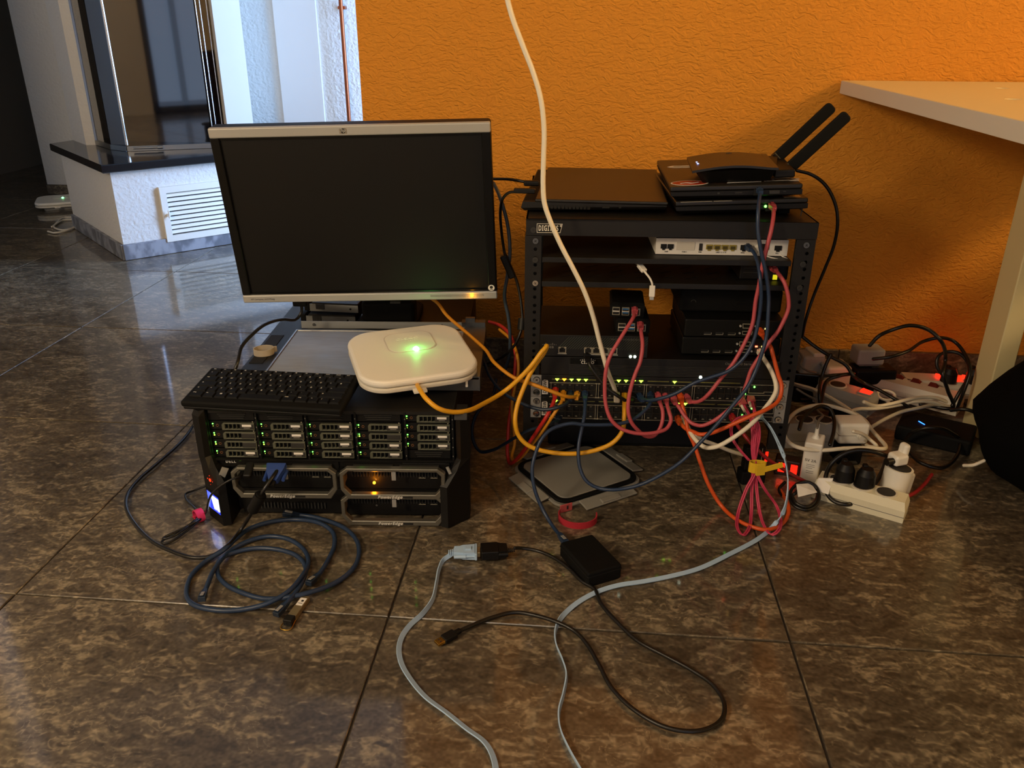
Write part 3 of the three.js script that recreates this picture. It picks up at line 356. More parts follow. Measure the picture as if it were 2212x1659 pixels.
// ------------------------------------------------------------ blade server chassis on the floor
{
  const S = thing('blade_server', 'wide black blade server chassis on the floor with drive bays and lit screen', 'server', VW(0, 0, 0), VY);
  part(S, 'chassis', [bx(.432, .212, .70, .241, .111, -.37), bx(.432, .006, .016, .241, .2145, -.010)], M.blackMetal);
  part(S, 'top_recess', [rb(.028, .002, .16, .0008, .045, .2175, -.30)], M.port);
  part(S, 'bay_frame', [bx(.436, .004, .022, .241, .1195, -.011), bx(.436, .0145, .016, .241, .1102, -.013), ...Array.from({ length: 6 }, (_, c) => bx(.0035, .096, .02, .0205 + c * .0876 - (c === 5 ? .004 : 0), .1675, -.011))], M.black);
  const ink = M.inkGrey;
  for (let k = 0; k < 25; k++) part(S, 'bay_number', bx(.0015, .0022, .0004, .0205 + (k % 5 + 1) * .0876 - (k % 5 === 4 ? .004 : 0), .2035 - Math.floor(k / 5) * .0182, .0003), ink);
  // drive carriers
  const olive = std(0x5c5e50, .42, .3), ring = std(0x6e4522, .5);
  const hBody = [[-.029, -.007], [.029, -.007], [.029, .0066], [-.026, .0066], [-.029, .0035]];
  const vents = [0, 1, 2, 3].map(i => { const x = -.0235 + i * .0072; return [[x, -.0047], [x + .0058, -.0047], [x + .0058, .0046], [x, .0046]]; });
  const handleG = ext(hBody, .006, .0006, vents), backG = bx(.08, .0155, .014, 0, 0, -.012), padG = rb(.024, .0095, .0012, .0005, .0155, 0, .0065);
  const labG = rb(.0165, .0042, .0006, .0003, .0155, .0022, .0074), lab2G = bx(.011, .0016, .0004, .0155, -.0022, .0073), ledG = tf(new THREE.SphereGeometry(.0013, 10, 8), 0, 0, 0), dotG = bx(.0006, .0011, .0006);
  const ringG = tf(new THREE.TorusGeometry(.0021, .0006, 6, 14), 0, 0, 0), ejG = bx(.002, .002, .001), noLab = { '0,2': 1, '0,3': 1, '1,3': 1, '3,2': 1 };
  for (let c = 0; c < 5; c++) for (let r = 0; r < 5; r++) {
    const l0 = .0225 + c * .0864, y = .2035 - r * .0182;
    if ((c < 4 && r === 0) || (c === 4 && r === 4)) {
      const b = part(S, 'blank_filler', [bx(.082, .016, .012, l0 + .0395, y, -.013)], M.black);
      part(b, 'filler_ribs', [0, 1, 2].map(i => bx(.05 - i * .004, .0012, .002, l0 + .042, y + .0045 - i * .004, -.006)), M.darkGrey); continue;
    }
    const d = part(S, 'drive_carrier', backG.clone(), M.black); d.position.set(l0 + .041, y, -.003);
    const popped = c === 2 && r === 3;
    const h = part(d, 'carrier_handle', handleG, olive); h.position.set(.0115, popped ? .001 : 0, -.004); if (popped) h.rotation.set(0, -.12, .09);
    const pd = part(d, 'handle_pad', padG, M.darkGrey); pd.position.copy(h.position); pd.rotation.copy(h.rotation); pd.position.z -= .0007;
    if (!noLab[c + ',' + r]) { const lb = part(d, 'drive_label', labG, M.labelWhite, 'white capacity label'); lb.position.copy(h.position); lb.rotation.copy(h.rotation); lb.position.z -= .0009; const l2 = part(d, 'label_print', lab2G, M.inkGrey); l2.position.copy(lb.position); l2.rotation.copy(h.rotation); }
    const twin = noLab[c + ',' + r];
    const e = part(d, 'status_led', ledG, M.ledGreen, 'glowing green light'); e.position.set(-.0355, .0022, -.0052);
    const e2 = part(d, 'activity_led', twin ? ledG : dotG, M.ledLime, 'glowing green light'); e2.position.set(-.0353, twin ? -.0018 : -.0022, -.0052);
    part(d, 'release_button', ringG, ring).position.set(-.0275, -.0008, -.0048); part(d, 'hinge_pin', ejG, M.frameTin).position.set(.037, .008, -.002);
  }
  // control strip
  part(S, 'maker_name', txt('DELL', .0052, .0425, .1108, -.0045, { sx: 1.15 }), M.inkWhite);
  part(S, 'power_button', tf(new THREE.TorusGeometry(.0022, .0011, 8, 16), .0687, .1137, -.004), M.ledLime, 'glowing green power ring');
  part(S, 'usb_port', [bx(.0155, .0062, .001, .1015, .1135, -.0045)], M.frameTin); part(S, 'usb_slot', [bx(.0135, .0042, .0014, .1015, .1135, -.0044)], M.port);
  part(S, 'strip_print', [bx(.014, .0006, .0004, .082, .1185, -.0045), bx(.014, .0006, .0004, .101, .1185, -.0045), bx(.006, .0028, .0004, .1835, .1118, -.0045), bx(.006, .003, .0004, .2739, .1124, -.0045), bx(.006, .003, .0004, .2886, .1126, -.0045)], M.inkDim);
  const dv = part(S, 'disc_drive', rb(.085, .009, .006, .001, .405, .1105, -.004), M.black); part(dv, 'eject_button', rb(.010, .0012, .001, .0004, .4122, .111, -.0005), M.grey);
  // server nodes
  const frameShape = () => {
    const o = [[-.081, -.031], [.081, -.031], [.0935, -.012], [.0935, .021], [.081, .031], [-.081, .031], [-.0935, .021], [-.0935, -.012]];
    const i = [[-.0755, -.0215], [-.0865, -.0085], [-.0865, .0165], [-.0775, .0255], [.0775, .0255], [.0865, .0165], [.0865, -.0085], [.0755, -.0215]];
    return ext(o, .012, .0012, [i]);
  };
  const frameG = frameShape(), finG = mg(Array.from({ length: 30 }, (_, i) => bx(.0012, .012, .006, -.077 + i * .0053, 0, 0)));
  const node = (l, y, kind) => {
    const n = part(S, 'server_node', [bx(.184, .054, .012, l, y, -.008)], M.black);
    const f = part(n, 'node_handle', frameG, M.handle, 'bent metal handle frame'); f.position.set(l, y, .018);
    part(n, 'handle_arms', [bx(.006, .012, .022, l - .0905, y, .008), bx(.006, .012, .022, l + .0905, y, .008)], M.handle);
    part(n, 'vent_fins', finG, M.darkGrey).position.set(l, y + .006, .001);
    part(n, 'drive_trays', [rb(.072, .012, .008, .001, l - .038, y + .0175, .003), rb(.072, .012, .008, .001, l + .045, y + .0175, .003)], M.darkGrey);
    part(n, 'tray_edge', [bx(.07, .0012, .001, l - .038, y + .0135, .0075), bx(.07, .0012, .001, l + .045, y + .0135, .0075)], M.frameTin);
    part(n, 'pull_tab', rb(.008, .022, .004, .001, l + .002, y + .0165, .024), M.grey);
    part(n, 'node_name', txt('PowerEdge', .0058, l - .028, y - .0288, .0303, { skew: .25, sx: 1.05 }), M.inkWhite);
    part(n, 'node_model', bx(.018, .0036, .0004, l + .026, y - .0266, .0302), M.port);
    for (const u of [.049, .0705]) { const p = part(n, 'usb_port', bx(.0125, .0048, .002, l + u, y - .0005, -.0008), M.port); part(p, 'port_rim', [bx(.0125, .0009, .001, l + u, y - .003, .0008), bx(.001, .0016, .001, l + u - .003, y - .0015, .0008), bx(.001, .0016, .001, l + u + .003, y - .0015, .0008)], M.frameTin); }
    part(n, 'power_mark', tf(new THREE.TorusGeometry(.0014, .0004, 6, 12), l - .035, y - .0065, .0002), M.inkGrey);
    return n;
  };
  node(.155, .089, 0); const lit = node(.348, .089, 1); node(.346, .0335, 2);
  part(lit, 'amber_led', tf(new THREE.SphereGeometry(.0027, 12, 8), .310, .0765, .003), M.ledAmber, 'glowing amber light');
  const al = new THREE.PointLight(0xff8c12, .003, 0, 2); al.position.set(.310, .0765, .009); al.castShadow = true; al.shadow.radius = .15; S.add(al); al.name = 'amber_led_light';
  const bl = part(S, 'node_blank', bx(.184, .052, .01, .155, .0335, -.009), M.black); part(bl, 'blank_vents', Array.from({ length: 22 }, (_, i) => bx(.002, .012, .004, .085 + i * .0062, .024, -.003)), M.darkGrey);
  part(S, 'divider', bx(.006, .10, .02, .2515, .055, -.006), M.black);
  // side wings
  const wing = (m, x0) => {
    const s = (y, p) => p.map(([l, o]) => [x0 + m * l, y, o]), A = [[0, -.03], [0, 0], [.037, .035], [.05, .03], [.05, -.03]], B = [[-.003, -.03], [-.003, 0], [.013, .012], [.021, .004], [.021, -.03]];
    let secs = [s(.002, A), s(.086, A), s(.112, [[-.001, -.03], [-.001, 0], [.02, .02], [.03, .014], [.03, -.03]]), s(.13, B), s(.21, B), s(.2195, [[.002, -.03], [.002, 0], [.013, .008], [.021, .003], [.021, -.03]])];
    if (m < 0) secs = secs.map(q => q.slice().reverse()); return loft(secs);
  };
  const wl = part(S, 'side_wing', wing(1, 0), M.black), wr = part(S, 'side_wing', wing(-1, .482), M.black);
  part(wl, 'wing_name', tf(txt('PowerEdge', .0075, 0, 0, 0), -.0034, .195, -.006, 0, -Math.PI / 2, -Math.PI / 2), M.inkGrey);
  part(wl, 'wing_latch', [bx(.012, .026, .002, .0425, .100, .018, 0, .5, -.5)], M.grey); part(wr, 'wing_latch', [bx(.006, .014, .002, .4475, .112, .018, 0, -.5, .5)], M.grey);
  part(wr, 'wing_cap', bx(.022, .012, .01, .470, .2135, .006, -.3, 0, 0), M.darkGrey);
  const cv = document.createElement('canvas'); cv.width = 128; cv.height = 148; const g = cv.getContext('2d');
  g.fillStyle = '#2a3fe0'; g.fillRect(0, 0, 128, 148); g.fillStyle = '#8fa6ff'; for (let i = 0; i < 5; i++) { g.save(); g.translate(10 + i * 9, 0); g.rotate(.25); g.fillRect(0, 0, 3, 160); g.restore(); }
  g.fillStyle = '#f4f8ff'; g.beginPath(); g.moveTo(36, 14); g.lineTo(128, 14); g.lineTo(128, 128); g.lineTo(60, 128); g.fill(); g.fillStyle = '#9fb6ee'; for (let i = 0; i < 6; i++) g.fillRect(64 + i * 10, 26, 2, 84);
  g.fillStyle = '#2438c8'; g.fillRect(40, 124, 88, 12); g.fillStyle = '#dfe6ff'; g.fillRect(56, 127, 30, 6); g.fillRect(94, 127, 24, 6);
  const ct = new THREE.CanvasTexture(cv); ct.colorSpace = THREE.SRGBColorSpace;
  const a = Math.atan2(.037, .035), fx = .019, fo = .0186;
  const lcd = part(wl, 'status_screen', tf(new THREE.PlaneGeometry(.043, .036), 0, 0, 0), new THREE.MeshStandardMaterial({ color: 0x050505, emissive: 0xffffff, emissiveMap: ct, emissiveIntensity: 1.5, roughness: .2 }), 'small lit blue and white status screen');
  lcd.position.set(fx - .0006, .0415, fo + .0006); lcd.rotation.y = -(Math.PI / 2 - a);
  part(wl, 'screen_surround', [tf(rb(.048, .046, .002, .0008), fx, .0415, fo - .0008, 0, -(Math.PI / 2 - a), 0)], M.blackMatte);
  const nav = std(0x200805, .5, 0, { emissive: 0xff3a12, emissiveIntensity: 2.2 });
  const at = (t, y) => [fx + t * Math.cos(Math.PI / 2 - a) - .0006, y, fo + t * Math.sin(Math.PI / 2 - a) + .0006];
  part(wl, 'nav_buttons', [[0, .088, .0026, 1], [0, .097, .0011, 0], [0, .079, .0008, 0], [-.009, .088, .0014, 0], [.009, .088, .0011, 0]].map(([t, y, r, ri]) => tf(ri ? new THREE.TorusGeometry(r, .0007, 6, 14) : new THREE.CircleGeometry(r, 6), ...at(t, y), 0, -(Math.PI / 2 - a), 0)), nav, 'red lit navigation buttons');
  const ll = new THREE.RectAreaLight(0xb4c4ff, 3, .04, .034); ll.position.set(fx - .004, .0415, fo + .004); ll.rotation.y = -(Math.PI / 2 - a) + Math.PI; S.add(ll); ll.name = 'screen_light';
}
// ------------------------------------------------------------ things lying on the server
{
  const T = thing('steel_tray', 'bare sheet steel tray with folded edges lying on the blade server', 'tray', VW(0, .2185, 0), VY);
  const scratch = tex(256, 256, (u, v) => g1(.42 + .3 * fbm(u, v, 6, 30, 4)), false, 6, 6);
  const sheet = new THREE.MeshStandardMaterial({ color: 0xa2a5a4, metalness: .6, roughness: 1, roughnessMap: scratch });
  part(T, 'sheet', metric(bx(.40, .002, .25, .285, .006, -.265)), sheet);
  part(T, 'rolled_edge', [tf(cyl(.003, .003, .25, 0, 0, 0, Math.PI / 2), .085, .0065, -.265), tf(cyl(.003, .003, .40, 0, 0, 0, 0, 0, Math.PI / 2), .285, .0065, -.39)], M.steel);
  const lip = part(T, 'back_lip', bx(.39, .016, .0018, .285, .013, -.412), sheet); part(lip, 'screw', [cylz(.003, .003, .118, .014, -.4095), cylz(.003, .003, .40, .014, -.4095)], M.greySteel);
  part(T, 'end_bracket', [bx(.045, .0018, .29, .476, .028, -.235), bx(.0018, .028, .29, .498, .0145, -.235), bx(.12, .022, .0018, .438, .012, -.091), bx(.05, .01, .02, .472, .033, -.372), bx(.02, .008, .01, .465, .042, -.372)], M.greySteel, 'zinc-coated end bracket');
  part(T, 'bracket_hole', [cylz(.003, .001, .44, .014, -.0898), bx(.018, .002, .001, .415, .014, -.0898), cylz(.0035, .001, .475, .016, -.0898)], M.port);
  // access point on the tray
  const AP = (name, label, pos, ry, rx, rz, powered) => {
    const A = thing(name, label, 'access point', pos, ry); A.rotation.order = 'YXZ'; A.rotation.set(rx, ry, rz);
    const plate = (s, r, h, b) => ext(rrect(s, s, r), h, b, [], 3).rotateX(-Math.PI / 2);
    part(A, 'cover', plate(.221, .052, .014, .006).translate(0, -.014, 0), M.white); part(A, 'rim', plate(.220, .051, .0095, .003).translate(0, -.0242, 0), M.offwhite);
    part(A, 'base', plate(.15, .02, .018, .002).translate(0, -.0423, 0), M.grey);
    const inset = ext(rrect(.09, .082, .022), .0012, .0004).rotateX(-Math.PI / 2); part(A, 'centre_plate', inset.translate(.006, .0001, -.04), M.white);
    part(A, 'groove', ext((() => { const s = rrect(.094, .086, .024); s.holes.push(new THREE.Path(rrect(.0905, .0825, .0222).getPoints(6))); return s; })(), .0006).rotateX(-Math.PI / 2).translate(.006, .0002, -.04), M.offwhite);
    part(A, 'maker_mark', tf(mg([txt('CISCO', .0085, 0, 0, 0, { align: .5, sx: 1.35 }), ...Array.from({ length: 9 }, (_, i) => bx(.0007, [.003, .0045, .003][i % 3], .0006, -.017 + i * .0042, -.006, 0))]), .004, .0013, -.05, -Math.PI / 2, 0, 0), M.labelWhite);
    part(A, 'status_led', tf(new THREE.SphereGeometry(.0062, 16, 10), .010, .0006, -.0025).scale(1, 1, 1), powered, 'bright green status light');
    part(A, 'mount_tab', bx(.024, .004, .014, -.01, -.0225, .115), M.white); part(A, 'hook', bx(.004, .014, .004, .08, -.03, .1), M.white); part(A, 'tab_slot', bx(.009, .0045, .004, -.01, -.0225, .1165), M.port); return A;
  };
  const led = glow(0x66ff8e, 14, 0xffffff);
  const A1 = AP('wifi_access_point', 'large square white wireless access point with green light lying on the steel tray', [-.3157, .2736, -1.4265], .41, .084, .0167, led);
  const L = new THREE.PointLight(0x52ff6a, .003, 0, 2); L.position.set(.010, .012, -.0025); L.castShadow = true; L.shadow.radius = .3; L.name = 'status_light'; A1.add(L);
  AP('wifi_access_point', 'white wireless access point with green light on the floor behind the fireplace', [-2.58, .0425, -3.88], .5, 0, 0, glow(0x66ff8e, 6, 0xffffff));
  // drive caddies behind
  for (let k = 0; k < 2; k++) {
    const c = thing('drive_caddy', ['empty metal drive caddy lying under the monitor', 'drive caddy stacked on another caddy under the monitor'][k], 'drive caddy', VW(.146 + k * .008, .219 + k * .0235, -.492 - k * .012), VY - .06 - k * .05, 'drive caddies under the monitor');
    for (const q of [.036, -.036]) part(c, 'rail', bx(.115, .017, .0015, 0, .0085, q), M.steel); part(c, 'rail_holes', [cylz(.0025, .002, -.035, .008, .0365, 10), cylz(.0025, .002, .04, .008, .0365, 10)], M.port);
    part(c, 'drive', rb(.108, .018, .07, .002, .003, .0105, 0), M.black); part(c, 'front_bezel', [rb(.012, .02, .078, .002, -.061, .011, 0)], M.blackMatte); part(c, 'contact_plate', rb(.02, .012, .002, .0005, -.03, .011, .0375), M.darkGrey);
  }
  // velcro ring
  const ringG = (r, w, t, a0 = 0, a1 = Math.PI * 2, n = 40) => { const P = []; for (let i = 0; i <= n; i++) { const a = a0 + (a1 - a0) * i / n; P.push([[r - t, 0], [r, 0], [r, w], [r - t, w]].map(([q, y]) => [q * Math.cos(a), y, q * Math.sin(a)])); } return loft(P); };
  const vr = thing('velcro_ring', 'beige rolled hook-and-loop strap standing on the blade server', 'cable strap', VW(.048, .2185, -.268), .4);
  part(vr, 'band', ringG(.0205, .013, .002, 0, 6.0).scale(1, 1, .85), M.velcroGrey); part(vr, 'strap_end', rb(.012, .0128, .003, .001, .0205, .0065, -.003, 0, .2, 0), M.velcroGrey);
  globalThis.ringG_ = ringG;
}
// ------------------------------------------------------------ keyboard
{
  const K = thing('keyboard', 'compact black keyboard with white legends lying on the edge of the blade server', 'keyboard', [-.5437, .242, -1.3055], 0); K.rotation.order = 'YXZ'; K.rotation.set(.098, -.0267, 0);
  part(K, 'case', rb(.289, .012, .128, .0045, 0, -.0065, 0), M.blackMatte); part(K, 'base_edge', rb(.284, .007, .124, .003, 0, -.0145, 0), M.black);
  const keyM = dull(0x0b0b0b, .6, .45), legendM = M.inkWhite, rows = [
    [.0095, [['Esc', 1], ['F1', 1], ['F2', 1], ['F3', 1], ['F4', 1], ['F5', 1], ['F6', 1], ['F7', 1], ['F8', 1], ['F9', 1], ['F10', 1], ['Num', 1], ['Druck', 1], ['Entf', 1]]],
    [.0158, [['^', 1], ['1', 1], ['2', 1], ['3', 1], ['4', 1], ['5', 1], ['6', 1], ['7', 1], ['8', 1], ['9', 1], ['0', 1], ['ß', 1], ['´', 1], ['<-', 1.6]]],
    [.0158, [['Tab', 1.4], ['Q', 1], ['W', 1], ['E', 1], ['R', 1], ['T', 1], ['Z', 1], ['U', 1], ['I', 1], ['O', 1], ['P', 1], ['Ü', 1], ['+', 1], ['#', 1.2]]],
    [.0158, [['o', 1.75], ['A', 1], ['S', 1], ['D', 1], ['F', 1], ['G', 1], ['H', 1], ['J', 1], ['K', 1], ['L', 1], ['Ö', 1], ['Ä', 1], ['<-', 1.85]]],
    [.0158, [['o', 1.25], ['<', 1], ['Y', 1], ['X', 1], ['C', 1], ['V', 1], ['B', 1], ['N', 1], ['M', 1], [',', 1], ['.', 1], ['-', 1], ['o', 2.35]]],
    [.0158, [['Strg', 1.25], ['Fn', 1.1], ['win', 1.15], ['Alt', 1.15], ['', 4], ['AltGr', 1.25], ['Strg', 1.2], ['<-', 1], ['|', 1], ['->', 1]]]];
  let z = -.0565; const cache = {};
  for (const [h, keys] of rows) {
    const tot = keys.reduce((a, k) => a + k[1], 0), U = .273 / tot; let x = -.1365;
    for (const [s, w] of keys) {
      const kw = w * U - .0025, id = kw.toFixed(4) + h; const g = cache[id] = cache[id] || loft([[-.5, 0], [.5, 0]].length ? [[[-kw / 2, 0, h / 2], [kw / 2, 0, h / 2], [kw / 2, 0, -h / 2], [-kw / 2, 0, -h / 2]], [[-kw / 2 + .001, .003, h / 2 - .001], [kw / 2 - .001, .003, h / 2 - .001], [kw / 2 - .001, .003, -h / 2 + .001], [-kw / 2 + .001, .003, -h / 2 + .001]]] : 0);
      const k = part(K, 'key', g, keyM); k.position.set(x + w * U / 2, -.0006, z + h / 2);
      if (s === 'win') part(k, 'legend', [[-1, -1], [0, -1], [-1, 0], [0, 0]].map(([a, b]) => bx(.0016, .0002, .0016, -.001 + a * .002 + .001, .0031, -.002 + b * .002)), legendM);
      else if (s) { const sz = s.length > 2 ? .0022 : s.length === 2 ? .0026 : .0036; part(k, 'legend', tf(txt(s, sz, 0, 0, 0, { d: .0002, f: fontR }), -kw / 2 + .003, .0030, -h / 2 + .0028 + sz, -Math.PI / 2, 0, 0), legendM); }
      x += w * U;
    }
    z += h + .0028;
  }
}
// ------------------------------------------------------------ monitor
{
  const W = .508, H = .345, C = V3(-.4234, .5024, -1.5239), by = .2185;
  const N = thing('monitor', 'silver and black widescreen computer monitor standing on the blade server', 'monitor', [C.x, by, C.z], .0731);
  const hd = new THREE.Group(); hd.name = 'display_head'; hd.position.y = C.y - by; hd.rotation.order = 'YXZ'; hd.rotation.set(.1286, 0, .0276); N.add(hd);
  const bezel = dull(0x080808, .3, .6);
  part(hd, 'housing', [rb(W, H, .03, .006, 0, 0, -.018), rb(W * .8, H * .75, .04, .012, 0, 0, -.038)], M.black);
  for (const q of [-1, 1]) part(hd, 'side_bezel', rb(.0165, H - .034, .008, .002, q * (W / 2 - .0085), 0, -.001), bezel, 'glossy black side bezel');
  part(hd, 'top_bezel', rb(W, .0185, .012, .003, 0, H / 2 - .0095, -.002), M.silver, 'silver top bezel'); part(hd, 'bottom_bezel', rb(W + .001, .0165, .012, .003, 0, -H / 2 + .0085, -.002), M.silver, 'silver bottom bezel');
  for (const q of [H / 2 - .0205, -H / 2 + .0185]) part(hd, 'inner_frame', bx(W - .032, .004, .004, 0, q, -.002), bezel);
  part(hd, 'screen', bx(W - .032, H - .038, .002, 0, -.001, -.0042), new THREE.MeshPhysicalMaterial({ color: 0x030304, roughness: .4, specularIntensity: .3, clearcoat: .18, clearcoatRoughness: .2 }), 'dark switched-off screen');
  const lg = part(hd, 'logo_badge', rb(.0135, .010, .0006, .0002, -.01, H / 2 - .0095, .0042), M.chrome);
  part(lg, 'logo_disc', cylz(.0046, .0006, -.01, H / 2 - .0095, .0046, 20), M.inkDark); part(lg, 'logo_letters', txt('hp', .0055, -.0100, H / 2 - .0112, .0048, { align: .5, skew: .25 }), M.silver);
  part(hd, 'model_name', txt('HP Compaq LA2205wg', .0034, -W / 2 + .016, -H / 2 + .0068, .0039, { f: fontR }), M.inkDark);
  for (let i = 0; i < 5; i++) part(hd, 'menu_button', rb(.0205, .0045, .0012, .0005, .132 + i * .0212, -H / 2 + .0095, .0041), M.grey);
  part(hd, 'power_led', tf(new THREE.SphereGeometry(.0032, 12, 8), .2045, -H / 2 + .0095, .0045), M.ledAmber, 'glowing amber standby light');
  const pl = new THREE.PointLight(0xffa51e, .0016, 0, 2); pl.position.set(.2045, -H / 2 + .0095, .012); pl.castShadow = true; pl.shadow.radius = .15; pl.name = 'standby_light'; hd.add(pl);
  const st = part(hd, 'round_sticker', cylz(.0064, .0004, .2435, -H / 2 + .0245, .0033, 20), M.labelWhite); part(st, 'sticker_print', [cylz(.0032, .0004, .2435, -H / 2 + .0258, .0036, 12), bx(.006, .001, .0004, .2435, -H / 2 + .021, .0036)], M.inkDark);
  part(N, 'neck', [rb(.112, .30, .03, .008, .012, .155, -.205)], M.black); part(N, 'neck_arm', rb(.09, .06, .16, .01, .012, .285, -.125), M.black); part(N, 'neck_hood', rb(.118, .05, .05, .01, .012, .035, -.20), M.blackMatte);
  part(N, 'stand_base', [ext(rrect(.13, .16, .03), .014, .003).rotateX(-Math.PI / 2).translate(.01, .001, -.25)], M.blackMatte); part(N, 'cable_clip', rb(.024, .007, .006, .002, .03, .06, -.175), M.darkGrey);
}
// ------------------------------------------------------------ open-frame network rack
{
  const R = thing('network_rack', 'black open-frame network rack standing in front of the orange wall', 'rack', RW(0, 0, 0), RY);
  part(R, 'top_panel', [bx(.505, .003, .452, .24, .526, -.224), bx(.505, .029, .003, .24, .513, .0005), bx(.505, .029, .003, .24, .513, -.4485), bx(.003, .029, .446, -.011, .513, -.224), bx(.003, .029, .446, .491, .513, -.224)], M.blackMetal);
  const post = w => {
    const s = shapeOf([[-w / 2, .086], [w / 2, .086], [w / 2, .4975], [-w / 2, .4975]]); for (let u = 0; u < 10; u++) for (const q of [.0064, .0222, .0381]) { const h = new THREE.Path(); h.absarc(.004, .0955 + u * .04445 + q, .0032, 0, Math.PI * 2); if (.0955 + u * .04445 + q < .492) s.holes.push(h); }
    return ext(s, .002);
  };
  const pg = mg([post(.029), bx(.002, .4115, .03, -.0135, .2917, -.014), bx(.027, .4115, .001, 0, .2917, -.009)]), pgR = mg([tf(post(.033), 0, 0, 0), bx(.002, .4115, .03, .0155, .2917, -.014), bx(.031, .4115, .001, 0, .2917, -.009)]);
  for (const [l, o, g] of [[.0005, -.001, pg], [.4755, -.001, pgR], [.0005, -.447, pg], [.4755, -.447, pgR]]) part(R, 'post', g, M.blackMetal).position.set(l, 0, o);
  for (const l of [-.006, .486]) part(R, 'side_rail', rb(.014, .02, .42, .002, l, .096, -.224), M.blackMetal);
  part(R, 'rear_rail', rb(.47, .02, .014, .002, .24, .096, -.44), M.blackMetal);
  const bd = part(R, 'brand_plate', ext([[.0065, .5035], [.0478, .5035], [.0515, .5195], [.0065, .5195]], .0008).translate(0, 0, .002), M.blackMatte, 'black brand plate with white outline');
  part(bd, 'plate_outline', ext([[.0065, .5035], [.0478, .5035], [.0515, .5195], [.0065, .5195]], .0003, 0, [[[.0073, .5043], [.0073, .5187], [.0505, .5187], [.0472, .5043]]]).translate(0, 0, .0028), M.inkWhite);
  part(bd, 'plate_lettering', txt('DIGITUS', .0098, .0095, .5068, .0028, { sx: .66 }), M.inkWhite); part(bd, 'registered_mark', txt('®', .004, .0465, .514, .0028), M.inkWhite);
  const bolt = (l, y, m, o = .0012) => { const b = part(R, 'bolt', [cylz(.0052, .0028, l, y, o + .0014, 14)], m); part(b, 'bolt_slot', [bx(.0052, .001, .0006, l, y, o + .0029, 0, 0, .6), bx(.001, .0052, .0006, l, y, o + .0029, 0, 0, .6)], M.inkDark); };
  bolt(.0045, .4885, M.greySteel); bolt(.0045, .4545, M.darkGrey); bolt(.0052, .4115, M.chrome); bolt(.0005, .508, M.darkGrey); bolt(.476, .4885, M.greySteel); bolt(.4745, .4545, M.darkGrey); bolt(.475, .4115, M.darkGrey); bolt(.004, .0985, M.greySteel);
  globalThis.rackBolt = bolt;
}
{ // two cantilever shelves
  const s1 = thing('rack_shelf', 'plain black rack shelf carrying the white router', 'shelf', RW(0, 0, 0), RY);
  part(s1, 'plate', bx(.438, .002, .32, .236, .4582, -.16), M.blackMetal); part(s1, 'front_lip', rb(.438, .0095, .002, .0008, .236, .4545, .001), M.blackMetal);
  const s2 = thing('rack_shelf', 'black rack shelf with slanted vent slots', 'shelf', RW(0, 0, 0), RY);
  const sh = shapeOf([[.018, 0], [.455, 0], [.455, .32], [.018, .32]]);
  for (let k = 0; k < 9; k++) for (let r = 0; r < 3; r++) { const x = .05 + k * .045, y = .03 + r * .034; sh.holes.push(new THREE.Path([[x, y], [x + .006, y], [x + .03, y + .016], [x + .024, y + .016]].map(p => new THREE.Vector2(...p)))); }
  part(s2, 'slotted_plate', ext(sh, .0018).rotateX(-Math.PI / 2).translate(0, .4128, 0), M.blackMetal); part(s2, 'front_lip', rb(.438, .010, .002, .0008, .236, .4098, .001), M.blackMetal);
}
{ // white dsl router on the upper shelf
  const L = px => .2203 + (px - 1420) * .000815, F = thing('dsl_router', 'white dsl router with yellow network sockets on the upper rack shelf', 'router', RW(0, .4592, 0), RY);
  part(F, 'body', loft([[[.2203, .001, -.03], [.4543, .001, -.03], [.4543, .001, -.17], [.2203, .001, -.17]], [[.2203, .0298, -.03], [.4543, .0298, -.03], [.4543, .022, -.17], [.2203, .022, -.17]]]), M.white);
  const z = -.0298; const pt = (name, px, w, h, m, y = .0155) => part(F, name, [bx(w, h, .003, L(px), y, z), bx(w * .45, .003, .003, L(px), y - h / 2 - .001, z)], m);
  pt('phone_socket', 1437, .0105, .008, M.port); pt('phone_socket', 1452, .0105, .008, M.port);
  part(F, 'cover_plate', [rb(.033, .015, .0015, .0005, L(1485), .0165, z)], M.offwhite); part(F, 'usb_socket', bx(.0058, .013, .002, L(1518), .015, z), M.inkDark);
  for (let i = 0; i < 4; i++) { const p = pt('lan_socket', 1537 + i * 17, .0122, .0085, M.yellowPort); part(p, 'socket_mouth', bx(.0085, .006, .001, L(1537 + i * 17), .0145, z + .0013), std(0x4a4014, .7)); }
  pt('wan_socket', 1612, .0125, .009, M.port); part(F, 'round_button', [tf(new THREE.TorusGeometry(.0055, .0007, 6, 20), L(1626), .0165, z + .0004), cylz(.005, .002, L(1626), .0165, z)], M.offwhite);
  pt('power_socket', 1657, .0145, .0105, M.port, .0175); pt('dsl_socket', 1686, .0125, .0085, M.port);
  part(F, 'socket_print', [['FON', 1440], ['FON S', 1478], ['USB', 1514], ['LAN 1  2  3  4', 1552], ['WAN', 1606], ['DSL', 1682]].map(([s, p]) => txt(s, .0022, L(p), .0048, z + .0002, { d: .0002 })), M.inkDark);
  const pc = thing('power_plug', 'small white barrel power plug with thin lead on the dsl router', 'plug', RW(0, .4592, 0), RY);
  part(pc, 'plug_body', [tf(cyl(.0035, .0045, .018, 0, 0, 0, 0, 0, 0), L(1642), .014, z + .007, .5, 0, .5), tf(cyl(.0025, .003, .012, 0, 0, 0, 0, 0, 0), L(1649), .006, z + .008, .3, 0, 1)], M.white);
  part(pc, 'lead', tube([[L(1649), .006, z + .008], [L(1665), .002, z + .012], [L(1690), -.002, z + .016], [L(1702), -.004, z + .018], [L(1706), -.0015, z + .014], [L(1700), .0, z + .006], [L(1690), .004, z - .003]], .0012), M.white);
}
